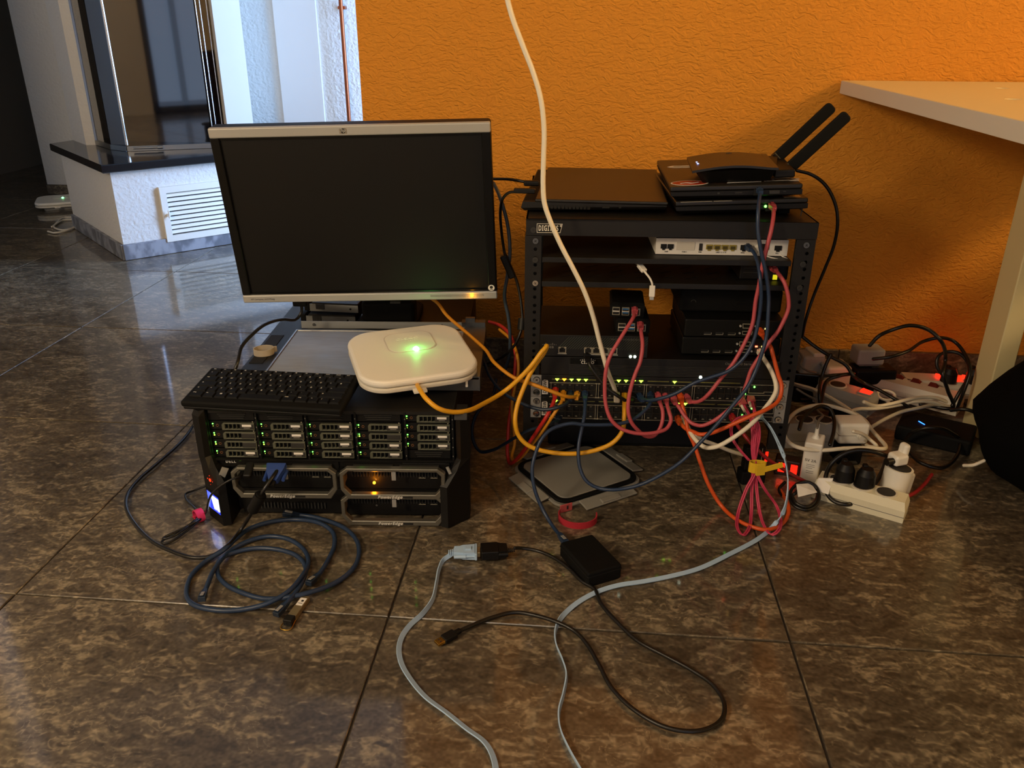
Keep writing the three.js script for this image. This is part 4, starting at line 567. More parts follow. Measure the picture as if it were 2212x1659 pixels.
// small unmanaged box on the slotted shelf
{
  const b = thing('shelf_network_box', 'small black network box with a green light on the slotted shelf', 'network device', RW(.418, .4148, -.085), RY);
  part(b, 'case', rb(.086, .032, .11, .002, 0, .017, 0), M.black); part(b, 'socket', bx(.014, .011, .002, .0225, .0175, .0552), M.port); part(b, 'link_led', tf(new THREE.SphereGeometry(.0026, 10, 8), .0145, .025, .0555), M.ledGreen, 'glowing green light');
  part(b, 'activity_led', [bx(.0016, .001, .0006, .0175, .031, .0553), bx(.0016, .001, .0006, .0265, .031, .0553)], M.ledYellow); part(b, 'grille', [0, 1].map(i => bx(.03, .0008, .0006, -.022, .022 - i * .008, .0553)), M.darkGrey);
  part(b, 'amber_reflection', [bx(.008, .009, .0006, .0205, .006, .0553)], M.ledYellow, 'glowing amber patch in place of a reflection');  // glowing patch drawn for amber port light reflected on the shelf
}
// ------------------------------------------------------------ socket face shared by network devices
const jackBack = bx(.0118, .0098, .0014, 0, 0, 0), jackNotch = mg([bx(.0046, .0014, .001, 0, -.0046, .0008), bx(.0026, .001, .001, 0, -.0036, .0008)]);
function bars(h, x, y, z, s = 1) { return [.35, .55, 1, .55, .35, .55, 1, .55, .35].map((k, i) => bx(.0009 * s, h * k, .0003, x + (i - 4) * .0032 * s, y + h * k / 2, z)); }
{ // wireless controller
  const w = thing('wireless_controller', 'black desktop wireless controller with hatched front and network sockets', 'network device', RW(0, .2695, 0), RY);
  part(w, 'case', [bx(.2, .042, .172, .1155, .0215, -.087)], M.black); part(w, 'rubber_foot', [bx(.18, .001, .15, .1155, .0002, -.087)], M.blackMatte);
  part(w, 'front_panel', rb(.2, .042, .003, .001, .1155, .0215, -.0005), M.blackMetal); part(w, 'top_edge', bx(.2, .0008, .001, .1155, .0425, .001), M.darkGrey);
  const hatch = std(0x343a30, .55); for (let k = 0; k < 33; k++) { const x0 = .048 + k * .0048, dx = Math.min(.022, .2145 - x0); if (dx > .006) part(w, 'hatch_bar', tf(bx(Math.hypot(dx, dx * 1.1), .001, .0008), x0 + dx / 2, .0145 + dx * .55 + .001, .0013, 0, 0, Math.atan(1.1)), hatch); }
  const jk = l => { const p = part(w, 'network_socket', bx(.0145, .012, .002, l, .0135, .0015), M.frameTin); part(p, 'socket_mouth', [bx(.0112, .0075, .001, l, .0132, .0024), bx(.0064, .003, .001, l, .0178, .0024)], M.port); };
  jk(.0575); jk(.1055); jk(.1205); jk(.1365); jk(.1522);
  part(w, 'socket_ledge', [bx(.0165, .0008, .001, .0575, .0062, .0022), bx(.05, .0008, .001, .136, .0058, .0022)], M.inkWhite);
  part(w, 'maker_mark', [...bars(.0042, .033, .0225, .0012), txt('cisco', .0052, .033, .0165, .0012, { align: .5 })], M.inkGrey); part(w, 'model_print', txt('Cisco 2500 Series Wireless Controller', .0026, .147, .0352, .0012, { f: fontR, d: .0002 }), M.inkGrey);
  for (const l of [.1846, .1926]) part(w, 'front_led', cylz(.0025, .002, l, .0032, .0018, 14), M.ledWhite, 'glowing green-white light');
}
{ // ribbed router under it
  const r = thing('rack_router', 'black ribbed rack router between the controller and the switches', 'router', RW(0, .2325, 0), RY);
  part(r, 'case', bx(.446, .036, .26, .2415, .018, -.131), M.black); part(r, 'front_panel', rb(.446, .036, .003, .001, .2415, .018, -.0005), M.blackMetal);
  for (let i = 0; i < 7; i++) part(r, 'rib', bx(.345, .0012, .0016, .2435, .0025 + i * .0031, .0016), M.darkGrey);
  part(r, 'logo_panel', rb(.062, .012, .0014, .0005, .104, .029, .0012), M.blackMatte); part(r, 'maker_mark', [...bars(.005, .1055, .0302, .0021, 1.05), txt('CISCO', .0056, .1055, .0240, .0021, { align: .5, sx: 1.1 })], M.inkWhite);
  part(r, 'model_print', txt('Cisco 1800 Series', .0042, .3605, .0278, .0012, { f: fontR, sx: 1.15 }), M.inkGrey); part(r, 'front_led', cylz(.0028, .002, .3175, .0018, .002, 12), M.ledWhite, 'glowing green-white light');
}
// single-board computers stacked on the controller
{
  const pi = (label, l, y, o, ry, ethY) => {
    const p = thing('single_board_computer', label, 'single-board computer', RW(l, y, o), RY + ry, 'single-board computers in the rack');
    part(p, 'case', [loft([[[-.031, 0, 0], [.031, 0, 0], [.031, 0, -.09], [-.031, 0, -.09]], [[-.032, .022, 0], [.032, .022, 0], [.032, .022, -.09], [-.032, .022, -.09]], [[-.028, .0265, -.006], [.028, .0265, -.006], [.028, .0265, -.084], [-.028, .0265, -.084]]])], M.blackMatte);
    for (const [x, m] of [[-.0205, M.inkDark], [-.003, M.blueInsert]]) { const u = part(p, 'usb_sockets', bx(.0135, .0148, .003, x, .0115, .0012), M.frameTin, 'stacked usb sockets'); part(u, 'socket_mouth', [bx(.0115, .005, .001, x, .0152, .0025), bx(.0115, .005, .001, x, .0078, .0025)], M.port); part(u, 'contact_tongue', [bx(.0105, .0018, .001, x, .0163, .0031), bx(.0105, .0018, .001, x, .0089, .0031)], m); part(u, 'socket_rim', bx(.0135, .0016, .0012, x, .0115, .0027), M.inkWhite); }
    const e = part(p, 'network_socket', bx(.0155, .0134, .003, .016, .0108, .0012), M.frameTin); part(e, 'socket_mouth', bx(.012, .01, .001, .016, .0105, .0025), M.port);
  };
  pi('small black single-board computer, lower one of the stacked pair', .1875, .312, -.02, 0); pi('small black single-board computer, upper one of the stacked pair', .1762, .3395, -.03, -.05);
}
// thin client pair and dark box on the right
{
  const tc = (label, y, l, red) => {
    const t = thing('thin_client', label, 'thin client', RW(l, y, -.02), RY, 'thin clients in the rack');
    part(t, 'case', rb(.182, .034, .17, .003, 0, .0172, -.0855), M.black); part(t, 'rear_plate', rb(.178, .031, .002, .0008, 0, .0172, .0006), M.blackMatte);
    for (const x of [-.048, -.0265, -.004]) { const p = part(t, 'display_socket', bx(.0135, .0048, .001, x, .009, .002), M.port); part(p, 'socket_rim', [bx(.0135, .0008, .0006, x, .0064, .0026), bx(.0008, .003, .0006, x + .0067, .0085, .0026)], M.frameTin); }
    const v = part(t, 'vga_socket', [ext(shapeOf([[-.0095, -.0045], [.0095, -.0045], [.0105, .0045], [-.0105, .0045]], [[[-.0085, -.0035], [-.0095, .0035], [.0095, .0035], [.0085, -.0035]]]), .002).translate(.0245, .024, .001)], M.frameTin); part(v, 'standoff', [cylz(.0022, .003, .0105, .024, .0022, 8), cylz(.0022, .003, .0385, .024, .0022, 8)], M.silver);
    const s = part(t, 'serial_socket', [ext(shapeOf([[-.0085, -.003], [.0085, -.003], [.0095, .004], [-.0095, .004]], [[[-.0078, -.0022], [-.0088, .0032], [.0088, .0032], [.0078, -.0022]]]), .002).translate(.0245, .010, .001)], M.frameTin); part(s, 'standoff', [cylz(.0019, .003, .0105, .010, .0022, 8), cylz(.0019, .003, .0385, .010, .0022, 8)], M.silver);
    const e = part(t, 'network_socket', bx(.0155, .013, .002, .052, .014, .0014), M.inkDark); part(e, 'socket_mouth', bx(.0115, .0085, .001, .052, .0125, .0024), M.port);
    part(e, 'link_led', bx(.0042, .0026, .0012, .0462, .0196, .0026), glow(0xff4a2a, 10, 0xffffff), 'glowing red light'); part(e, 'activity_led', bx(.0042, .0026, .0012, .0575, .0196, .0026), glow(0xffc860, red ? 7 : 3, 0xffffff), 'glowing yellow light'); return t;
  };
  tc('black thin client with display sockets, lower one of the pair in the rack', .2712, .372, 0); tc('black thin client with display sockets, upper one of the pair in the rack', .3065, .374, 1);
  const d = thing('dark_mini_computer', 'plain black mini computer lying on top of the thin clients', 'computer', RW(.372, .3412, -.15), RY); part(d, 'case', rb(.19, .045, .18, .006, 0, .023, 0), M.blackMatte); part(d, 'vent', [0, 1, 2].map(i => rb(.04, .001, .002, .0004, .03, .030 - i * .006, .0905)), M.black); part(d, 'mark', tf(new THREE.TorusGeometry(.0045, .0005, 5, 16, 3), -.07, .02, .0905), M.inkDim);
}
// ------------------------------------------------------------ two 48-port switches
{
  const sw = (label, y0, tag, lits, amber, labelY) => {
    const s = thing('network_switch', label, 'network switch', RW(0, y0, 0), RY, '48-port switches in the rack');
    part(s, 'case', bx(.446, .0436, .3, .2415, .022, -.152), M.black); part(s, 'front_panel', rb(.446, .0436, .003, .001, .2415, .022, -.0006), M.blackMetal);
    for (const [l, sg] of [[.0098, -1], [.4722, 1]]) { const e = part(s, 'rack_ear', ext(shapeOf([[-.0098, 0], [.0098, 0], [.0098, .0436], [-.0098, .0436]], [[[-.0018, .0195], [-.0018, .0225], [.0018, .0225], [.0018, .0195]]]), .0018).translate(l, 0, .0012), M.grey, 'grey steel rack ear');
      for (const yy of [.008, .0345]) { part(e, 'ear_screw', cylz(.0055, .003, l - sg * .001, yy, .0042, 14), M.chrome); part(e, 'screw_recess', [tf(bx(.0058, .0011, .0005), l - sg * .001, yy, .0059, 0, 0, .7), tf(bx(.0011, .0058, .0005), l - sg * .001, yy, .0059, 0, 0, .7), tf(new THREE.TorusGeometry(.0058, .0007, 5, 16), l - sg * .001, yy, .0032)], M.inkDark); } }
    const lb = part(s, 'name_tag', ext([[.0215, .004], [.0325, .004], [.0325, .031], [.0305, .0335], [.0235, .0335], [.0215, .031]], .0006).translate(0, 0, .001), M.labelWhite, 'white name tag'); part(lb, 'tag_lettering', tf(txt(tag, .0066, 0, 0, 0), .0295, .0065, .0016, 0, 0, Math.PI / 2), M.inkDark);
    for (let g = 0; g < 4; g++) {
      const l0 = .0378 + g * .0900, w = .0868, y1 = -.0068 + .0, b = part(s, 'port_block', (() => { const q = shapeOf([[0, .0005], [w, .0005], [w, .0295], [0, .0295]]); for (let i = 0; i < 6; i++) for (let r = 0; r < 2; r++) { const x = .0022 + i * .0139, y = r ? .0163 : .0035; q.holes.push(new THREE.Path([[x, y], [x + .0118, y], [x + .0118, y + .0098], [x, y + .0098]].map(p => new THREE.Vector2(...p)))); } return ext(q, .0035); })().translate(l0, 0, .0008), std(0x262117, .45, .3));
      part(b, 'block_rim', ext(shapeOf([[0, 0], [w, 0], [w, .030], [0, .030]], [[[.0008, .0008], [.0008, .0292], [w - .0008, .0292], [w - .0008, .0008]]]), .0006).translate(l0, 0, .0042), M.frameTin, 'thin bright metal rim'); part(b, 'rim_corner', [[0, 0], [w, 0], [0, .03], [w, .03]].map(([a, c]) => bx(.005, .002, .0008, l0 + a, c + (c ? -.0005 : .0005), .0046)), M.frameTin);
      for (let i = 0; i < 6; i++) for (let r = 0; r < 2; r++) { const j = part(b, 'port', jackBack, M.port); j.position.set(l0 + .0081 + i * .0139, (r ? .0212 : .0084), .0016); const n = part(j, 'port_latch', jackNotch, M.frameTin); if (r) { n.rotation.z = Math.PI; } n.position.y = r ? .0 : 0; }
      part(s, 'led_strip', [bx(.04, .0016, .0004, l0 + .022, .0355, .0012), bx(.038, .0016, .0004, l0 + .066, .0355, .0012)], M.stripOlive);
    }
    const tri = new THREE.ExtrudeGeometry(shapeOf([[-.0038, .0022], [.0038, .0022], [0, -.0026]]), { depth: .0008, bevelEnabled: false });
    for (const l of lits) part(s, 'port_led', tri, l === amber ? M.ledAmber : M.ledLime, 'glowing port light').position.set(l, .0347, .0014);
    // uplink sockets on the right
    const up = part(s, 'uplink_frame', [ext(shapeOf([[.4095, .0158], [.439, .0158], [.439, .0185], [.4615, .0185], [.4615, .0335], [.4095, .0335]], [[[.4105, .0168], [.4105, .0325], [.4605, .0325], [.4605, .0195], [.438, .0195], [.438, .0168]]]), .0008).translate(0, 0, .001), ext(shapeOf([[.404, .0015], [.4615, .0015], [.4615, .0125], [.404, .0125]], [[[.405, .0025], [.405, .0115], [.4605, .0115], [.4605, .0025]]]), .0008).translate(0, 0, .001)], M.frameTin);
    for (const [a, c, w2, h2] of [[.4305, .0255, .012, .0095], [.4525, .0255, .012, .0095], [.417, .0065, .013, .0085], [.4325, .0065, .013, .0085], [.448, .0065, .013, .0085]]) part(up, 'uplink_socket', bx(w2, h2, .0012, a, c, .0014), M.port);
    part(s, 'uplink_led', [tf(new THREE.SphereGeometry(.0018, 8, 6), .4195, .029, .0018)], M.ledGreen, 'glowing green light'); part(s, 'system_led', [tf(new THREE.SphereGeometry(.0017, 8, 6), .4035, .0145, .0018)], M.ledGreen, 'glowing green light');
    return s;
  };
  sw('black 48-port network switch, the upper of the two, with most cables plugged in', .1879, 'DPSW01', [.0495, .063, .0767, .0903, .1037, .1657, .1793, .1936, .2075, .2702], .063); sw('black 48-port network switch, the lower of the two in the rack', .1432, 'WPSW01', [.0478, .2803, .2941, .386], -1);
}
// ------------------------------------------------------------ laptops and router on the rack
{
  const A = thing('gaming_laptop', 'large closed dark laptop with overhanging hinge end lying on the rack', 'laptop', RW(.12, .5277, -.222), RY - .055);
  part(A, 'base', loft([[[-.128, .0035, .178], [.122, .012, .178], [.122, .012, -.178], [-.128, .0035, -.178]], [[-.134, .0085, .181], [.125, .0165, .181], [.125, .0165, -.181], [-.134, .0085, -.181]], [[-.131, .0195, .18], [.125, .0185, .181], [.125, .0185, -.181], [-.131, .0195, -.18]]]), M.black);
  part(A, 'lid', rb(.236, .0062, .362, .0028, .009, .0218, 0), M.laptopA, 'dark grey lid'); part(A, 'hinge_end', rb(.026, .014, .34, .003, -.119, .0125, 0), M.blackMatte);
  part(A, 'vent', Array.from({ length: 12 }, (_, i) => bx(.005, .006, .001, -.085 + i * .0066, .0115, .1815)), M.port); part(A, 'usb_socket', rb(.013, .0048, .002, .0006, .018, .0135, .181), M.port); part(A, 'audio_socket', cylz(.0024, .002, .043, .0142, .181, 12), M.port); part(A, 'rubber_foot', [rb(.012, .004, .2, .001, -.1, .0022, 0), rb(.008, .0125, .2, .001, .09, .0062, 0)], M.blackMatte);
  const tp = (label, l, y, o, yaw, roll, W, Dp, fr = .0088) => {
    const t = thing('business_laptop', label, 'laptop', RW(l, y, o), 0, 'stacked business laptops on the rack'); t.rotation.order = 'YXZ'; t.rotation.set(0, RY + yaw, roll);
    part(t, 'base', loft([[[.012, -.024, -.01], [W - .006, -.021, -.01], [W - .006, -.021, -Dp + .01], [.012, -.024, -Dp + .01]], [[.002, -.0165, 0], [W, -.018, 0], [W, -.018, -Dp], [.002, -.0165, -Dp]], [[0, -.0095, 0], [W, -.0095, 0], [W, -.0095, -Dp], [0, -.0095, -Dp]]]), M.black);
    part(t, 'lid', rb(W, .0088, Dp, .0028, W / 2, -.0045, -Dp / 2), M.laptopA); part(t, 'foot', [rb(.02, .009, .03, .002, .03, -.0205, -.05), rb(.02, fr, .03, .002, W - .03, -.0162 - fr / 2, -.05), rb(.02, fr, .03, .002, W - .03, -.0162 - fr / 2, -Dp + .05)], M.blackMatte); return t;
  };
  const t1 = tp('black business laptop with a lit network socket at the bottom of the laptop stack', .249, .5545, -.03, .012, .04, .23, .31, .0185);
  part(t1, 'lid_stripe', [bx(.055, .0012, .0006, .036, -.0012, .0004), bx(.032, .0012, .0006, .082, -.0012, .0004)], M.inkGrey); part(t1, 'network_socket', bx(.012, .009, .002, .163, -.0165, .0005), M.port); part(t1, 'link_led', tf(new THREE.SphereGeometry(.0024, 10, 8), .1565, -.0125, .0012), M.ledGreen, 'glowing green light'); part(t1, 'lid_sticker', bx(.03, .0004, .04, .205, .0001, -.03), M.brassy);
  const t2 = tp('black business laptop covered in stickers at the top of the laptop stack', .238, .580, -.03, -.035, .044, .225, .31);
  part(t2, 'network_socket', bx(.013, .01, .002, .149, -.013, .0005), M.port); part(t2, 'vga_socket', rb(.018, .0065, .002, .001, .178, -.0135, .0005), M.darkGrey); part(t2, 'side_slots', [bx(.012, .0016, .001, .117, -.013, .0004), bx(.004, .003, .001, .083, -.013, .0004), bx(.004, .002, .001, .195, -.0125, .0004)], M.darkGrey);
  // stickers: flat, lying on the lid
  const flat = (s, x, z, h = .0003) => new THREE.ExtrudeGeometry(s, { depth: h, bevelEnabled: false, curveSegments: 14 }).rotateX(-Math.PI / 2).translate(x, .0001, z);
  const ell = (a, b) => { const s = new THREE.Shape(); s.absellipse(0, 0, a, b, 0, Math.PI * 2); return s; };
  const k1 = part(t2, 'oval_sticker', flat(ell(.033, .024), .036, -.032), M.inkWhite, 'red oval sticker with a white rim'); part(k1, 'sticker_print', flat(ell(.0305, .0215), .036, -.032, .0004), std(0xa03018, .5)); part(k1, 'sticker_swirl', [tf(tube([[-.016, 0, .006], [-.006, 0, .001], [.004, 0, .005], [.016, 0, -.002]], .0009), .036, .0006, -.032)], M.inkWhite);
  const k2 = part(t2, 'pen_sticker', flat(shapeOf([[-.032, 0], [-.02, .011], [.028, .011], [.028, -.011], [-.02, -.011]], [[[-.026, 0], [-.018, -.008], [.024, -.008], [.024, .008], [-.018, .008]]]), .045, -.215), M.inkWhite, 'white outline pen sticker'); part(k2, 'sticker_print', flat(shapeOf([[-.02, -.003], [.02, -.006], [.02, .006], [-.02, .003]]), .042, -.215), M.inkGrey);
  part(t2, 'letter_sticker', tf(mg([txt('E', .030, 0, 0, 0, { d: .0003, sx: .9 })]), .072, .0002, -.262, -Math.PI / 2, 0, .25), M.inkWhite, 'white letter sticker');
  part(t2, 'torn_sticker', flat(shapeOf([[0, 0], [.06, .006], [.062, .016], [.04, .011], [.02, .015], [.003, .010]]), .1, -.022), M.inkWhite, 'torn white sticker strip'); part(t2, 'line_sticker', [flat(shapeOf([[0, 0], [.045, .004], [.045, .008], [.02, .006], [.02, .022], [.016, .022], [.016, .006], [0, .004]]), .165, -.03), flat(shapeOf([[0, 0], [.03, .002], [.03, .006], [0, .004]]), .185, -.055)], M.inkWhite, 'white outline sticker'); part(t2, 'corner_sticker', tf(txt('2', .025, 0, 0, 0, { d: .0003 }), .208, .0002, -.03, -Math.PI / 2, 0, -.3), M.inkWhite);
  // stylus strap
  part(t1, 'strap', tube([[.224, -.012, -.02], [.2255, -.022, -.016], [.224, -.034, -.015]], .0012), M.cordBlack);
  const w = thing('wifi_router', 'black wireless router with two paddle antennas on the laptop stack', 'router', RW(.274, .608, -.036), 0); w.rotation.order = 'YXZ'; w.rotation.set(.03, RY - .07, .06);
  const lid = [], n = 12; for (let i = 0; i <= n; i++) { const x = i / n * .145, y = .0065 * Math.sin(Math.PI * Math.min(1, i / n * 1.05)) - .001; lid.push([[x, y - .004, .002], [x, y - .004, -.133], [x, y, -.133], [x, y, .002]]); }
  part(w, 'lid', loft(lid), std(0x191713, .38)); part(w, 'body', loft([[[.02, -.026, -.02], [.135, -.026, -.02], [.15, -.026, -.12], [.02, -.026, -.12]], [[.006, -.004, -.004], [.142, -.004, -.004], [.165, -.004, -.13], [.006, -.004, -.13]]]), M.black); part(w, 'rear_ledge', [rb(.035, .014, .11, .003, .16, -.016, -.075)], M.black);
  part(w, 'status_led', [bx(.0035, .0006, .006, .0135, .0018, -.05), bx(.0028, .0006, .004, .0125, .0018, -.065)], glow(0xaebfff, 2.5), 'pale blue light'); part(w, 'maker_mark', tf(new THREE.TorusGeometry(.005, .0006, 5, 12, 3), .075, .006, -.115, -Math.PI / 2, 0, 0), M.inkDim); part(w, 'foot', [rb(.015, .003, .015, .001, .03, -.0262, -.03), rb(.015, .003, .015, .001, .12, -.0262, -.1)], M.blackMatte);
  for (const [x, y, z] of [[.164, -.0135, -.135], [.1755, -.021, -.07]]) { const a = part(w, 'antenna', ext(rrect(.021, .128, .007), .0085, .002, [], 2).translate(0, .064, -.004), M.blackMatte, 'flat paddle antenna'); a.position.set(x, y + .004, z); a.rotation.set(0, 0, -.80); part(a, 'hinge', [tf(cyl(.0062, .0062, .02, 0, 0, 0, 0, 0, Math.PI / 2), 0, .001, 0), rb(.014, .016, .012, .003, 0, -.005, 0)], M.black); }
}
// ------------------------------------------------------------ cables
const baseOf = pts => { const a = pts.map(p => V3(...p)); const c = a.reduce((s, v) => s.add(v), V3()).divideScalar(a.length); return V3(c.x, Math.max(0, Math.min(...a.map(v => v.y)) - .004), c.z); };
function aim(m, from, dir) { m.position.copy(from); const z = dir.clone().normalize(), up = Math.abs(z.y) > .97 ? V3(0, 0, 1) : V3(0, 1, 0), x = V3().crossVectors(up, z).normalize(), y = V3().crossVectors(z, x); m.quaternion.setFromRotationMatrix(new THREE.Matrix4().makeBasis(x, y, z)); return m; }
const clipG = (() => { const body = rb(.0115, .0082, .017, .0008, 0, 0, .0085), boot = loft([[[-.0034, -.0032, -.014], [.0034, -.0032, -.014], [.0034, .0032, -.014], [-.0034, .0032, -.014]], [[-.0052, -.0036, -.0005], [.0052, -.0036, -.0005], [.0052, .0036, -.0005], [-.0052, .0036, -.0005]]]); return { body, boot }; })();
// a network plug: body points along dir (into the socket), boot trails behind
function netPlug(parent, at, dir, bodyM, bootM, big = 1) {
  const b = aim(part(parent, 'plug', mg([clipG.body.clone(), clipG.boot.clone()]), bootM), at, dir); b.scale.setScalar(big);
  part(b, 'latch', rb(.0055, .0012, .014, .0004, 0, .0052, .0065, -.12, 0, 0), bodyM); return b;
}
const rackIn = V3(-Math.sin(RY), 0, -Math.cos(RY));
function cable(key, label, m, r, { ends = [0, 0], name = 'network_cable', cat = 'cable', group, plugM } = {}) {
  const pts = CB[key].map(p => V3(...p)), o = baseOf(CB[key]), c = thing(name, label, cat, o, 0, group);
  part(c, 'cord', tube(pts, r, o, 6, 8), m);
  ends.forEach((e, i) => {   // 1: plug pushed into the rack face, 2: loose plug along the cord
    if (!e) return; const a = pts[i ? pts.length - 1 : 0], b = pts[i ? pts.length - 2 : 1], d = a.clone().sub(b);
    netPlug(c, a.clone().sub(o), e === 1 ? d.clone().normalize().multiplyScalar(.35).add(rackIn) : d, e === 1 ? (plugM || m) : M.grey, plugM || m);
  });
  return c;
}
cable('whiteDrop', 'thick white network cable hanging down from above in front of the rack', M.cream, .0042, { ends: [0, 0] });
part(scene.children.at(-1), 'plug', rb(.012, .016, .02, .003, ...V3(...CB.whiteDrop.at(-1)).sub(baseOf(CB.whiteDrop)).toArray()), M.velcroGrey);
cable('yellowAP', 'bright yellow network cable looping from the access point to the upper switch', M.yellow, .0043, { ends: [0, 1] });
cable('yellowBack', 'orange-yellow network cable running from behind the monitor to the upper switch', M.yellowDeep, .0036, { ends: [0, 1] });
cable('yellowLoop', 'orange-yellow network cable dropping to the floor beside the red cable', M.yellowDeep, .0034, { ends: [1, 0] });
cable('redLoop', 'red network cable dropping to the floor left of the rack', M.red, .0038, { ends: [1, 0] });
cable('blueSide', 'dark blue network cable leading from the upper switch behind the server', M.blueDeep, .0034, { ends: [1, 0] });
cable('blueThink', 'dark blue network cable from the top laptop swinging low to the upper switch', M.blue, .0034, { ends: [1, 1] });
cable('blueFritz', 'dark blue network cable from the white router to the upper switch', M.blue, .0034, { ends: [1, 1] });
cable('blueBox', 'dark blue network cable from the upper switch to the black box on the floor', M.blue, .0034, { ends: [1, 2] });
cable('blueLow', 'dark blue network cable from the lower switch curling down left of the rack', M.blueDeep, .0034, { ends: [1, 0] });
cable('pinkPiTop', 'pink network cable from the upper single-board computer', M.pink, .0036, { ends: [1, 1], group: 'pink network cables' });
cable('pinkPiLow', 'pink network cable from the lower single-board computer', M.pink, .0036, { ends: [1, 1], group: 'pink network cables' });
cable('pinkThink', 'pink network cable from the bottom business laptop down to the switch', M.pink, .0036, { ends: [1, 1], group: 'pink network cables' });
cable('pinkShelf', 'pink network cable from the box on the slotted shelf to the switch', M.pink, .0036, { ends: [1, 1], group: 'pink network cables' });
cable('orangeClient', 'orange network cable from the upper thin client to the lower switch', M.orange, .0038, { ends: [1, 1] });
cable('orangeFloor', 'orange network cable dropping from the upper switch across the floor', M.orange, .0038, { ends: [1, 0] });
cable('whiteClient', 'white network cable from the lower thin client to the lower switch', M.cream, .0042, { ends: [1, 1] });
cable('whiteStub', 'white network cable running behind the orange one under the lower switch', M.cream, .0038, {});
cable('darkRed', 'dark red network cable running from the lower switch to the power strips', M.darkRed, .0036, { ends: [1, 0] });
cable('blackConsole', 'black network cable between the wireless controller and the switch', M.cordBlack, .0036, { ends: [1, 1] });
cable('coilA', 'coiled dark blue patch cable lying outermost in front of the server', M.blue, .0040, { ends: [2, 2], group: 'coiled patch cables', plugM: M.blueDeep });
cable('coilB', 'coiled dark blue patch cable lying with its plugs turned up in front of the server', M.blue, .0040, { ends: [2, 2], group: 'coiled patch cables', plugM: M.blueDeep });
cable('powerSlim', 'thin black power lead plugged into the gaming laptop', M.cordBlack, .0028, { name: 'power_cable' });
cable('greyBlueDrop', 'grey-blue network cable hanging behind the monitor edge', std(0x3a4654, .45), .0036, {});
cable('routerPower', 'black power lead arching from the wireless router down behind the rack', M.cordBlack, .0032, { name: 'power_cable' });
{
  const c = cable('powerBrick', 'black power lead with a slim adapter hanging beside the rack', M.cordBlack, .0028, { name: 'power_cable' }), o = baseOf(CB.powerBrick), P = CB.powerBrick.map(p => V3(...p).sub(o));
  aim(part(c, 'adapter', rb(.018, .014, .05, .003), M.black), P[7], P[8].clone().sub(P[6])); aim(part(c, 'ferrite', cylz(.009, .024, 0, 0, 0), M.black, 'black ferrite bead'), P[11], P[12].clone().sub(P[10])); aim(part(c, 'plug', rb(.012, .009, .04, .002, 0, 0, -.01), M.black), P[0], V3(1, 0, 0));
  const s = scene.getObjectByName('power_cable'); const o2 = baseOf(CB.powerSlim); aim(part(s, 'plug', rb(.012, .01, .03, .003), M.black), V3(...CB.powerSlim[0]).sub(o2), V3(1, 0, -.05));
}
{ // usb-c lead on the shelf
  const c = cable('usbC', 'short white usb lead with two plugs hanging from the slotted shelf', M.white, .0019, { name: 'usb_cable' }), o = baseOf(CB.usbC), P = CB.usbC.map(p => V3(...p).sub(o));
  aim(part(c, 'plug', [rb(.0105, .0062, .021, .002, 0, 0, .006)], M.white), P[6], V3(0, -1, .1)); aim(part(c, 'plug_tip', rb(.0078, .0026, .006, .001, 0, 0, .019), M.silver), P[6], V3(0, -1, .1)); aim(part(c, 'plug', rb(.011, .007, .022, .002), M.white), P[2].clone().lerp(P[3], .3), P[3].clone().sub(P[2]));
}
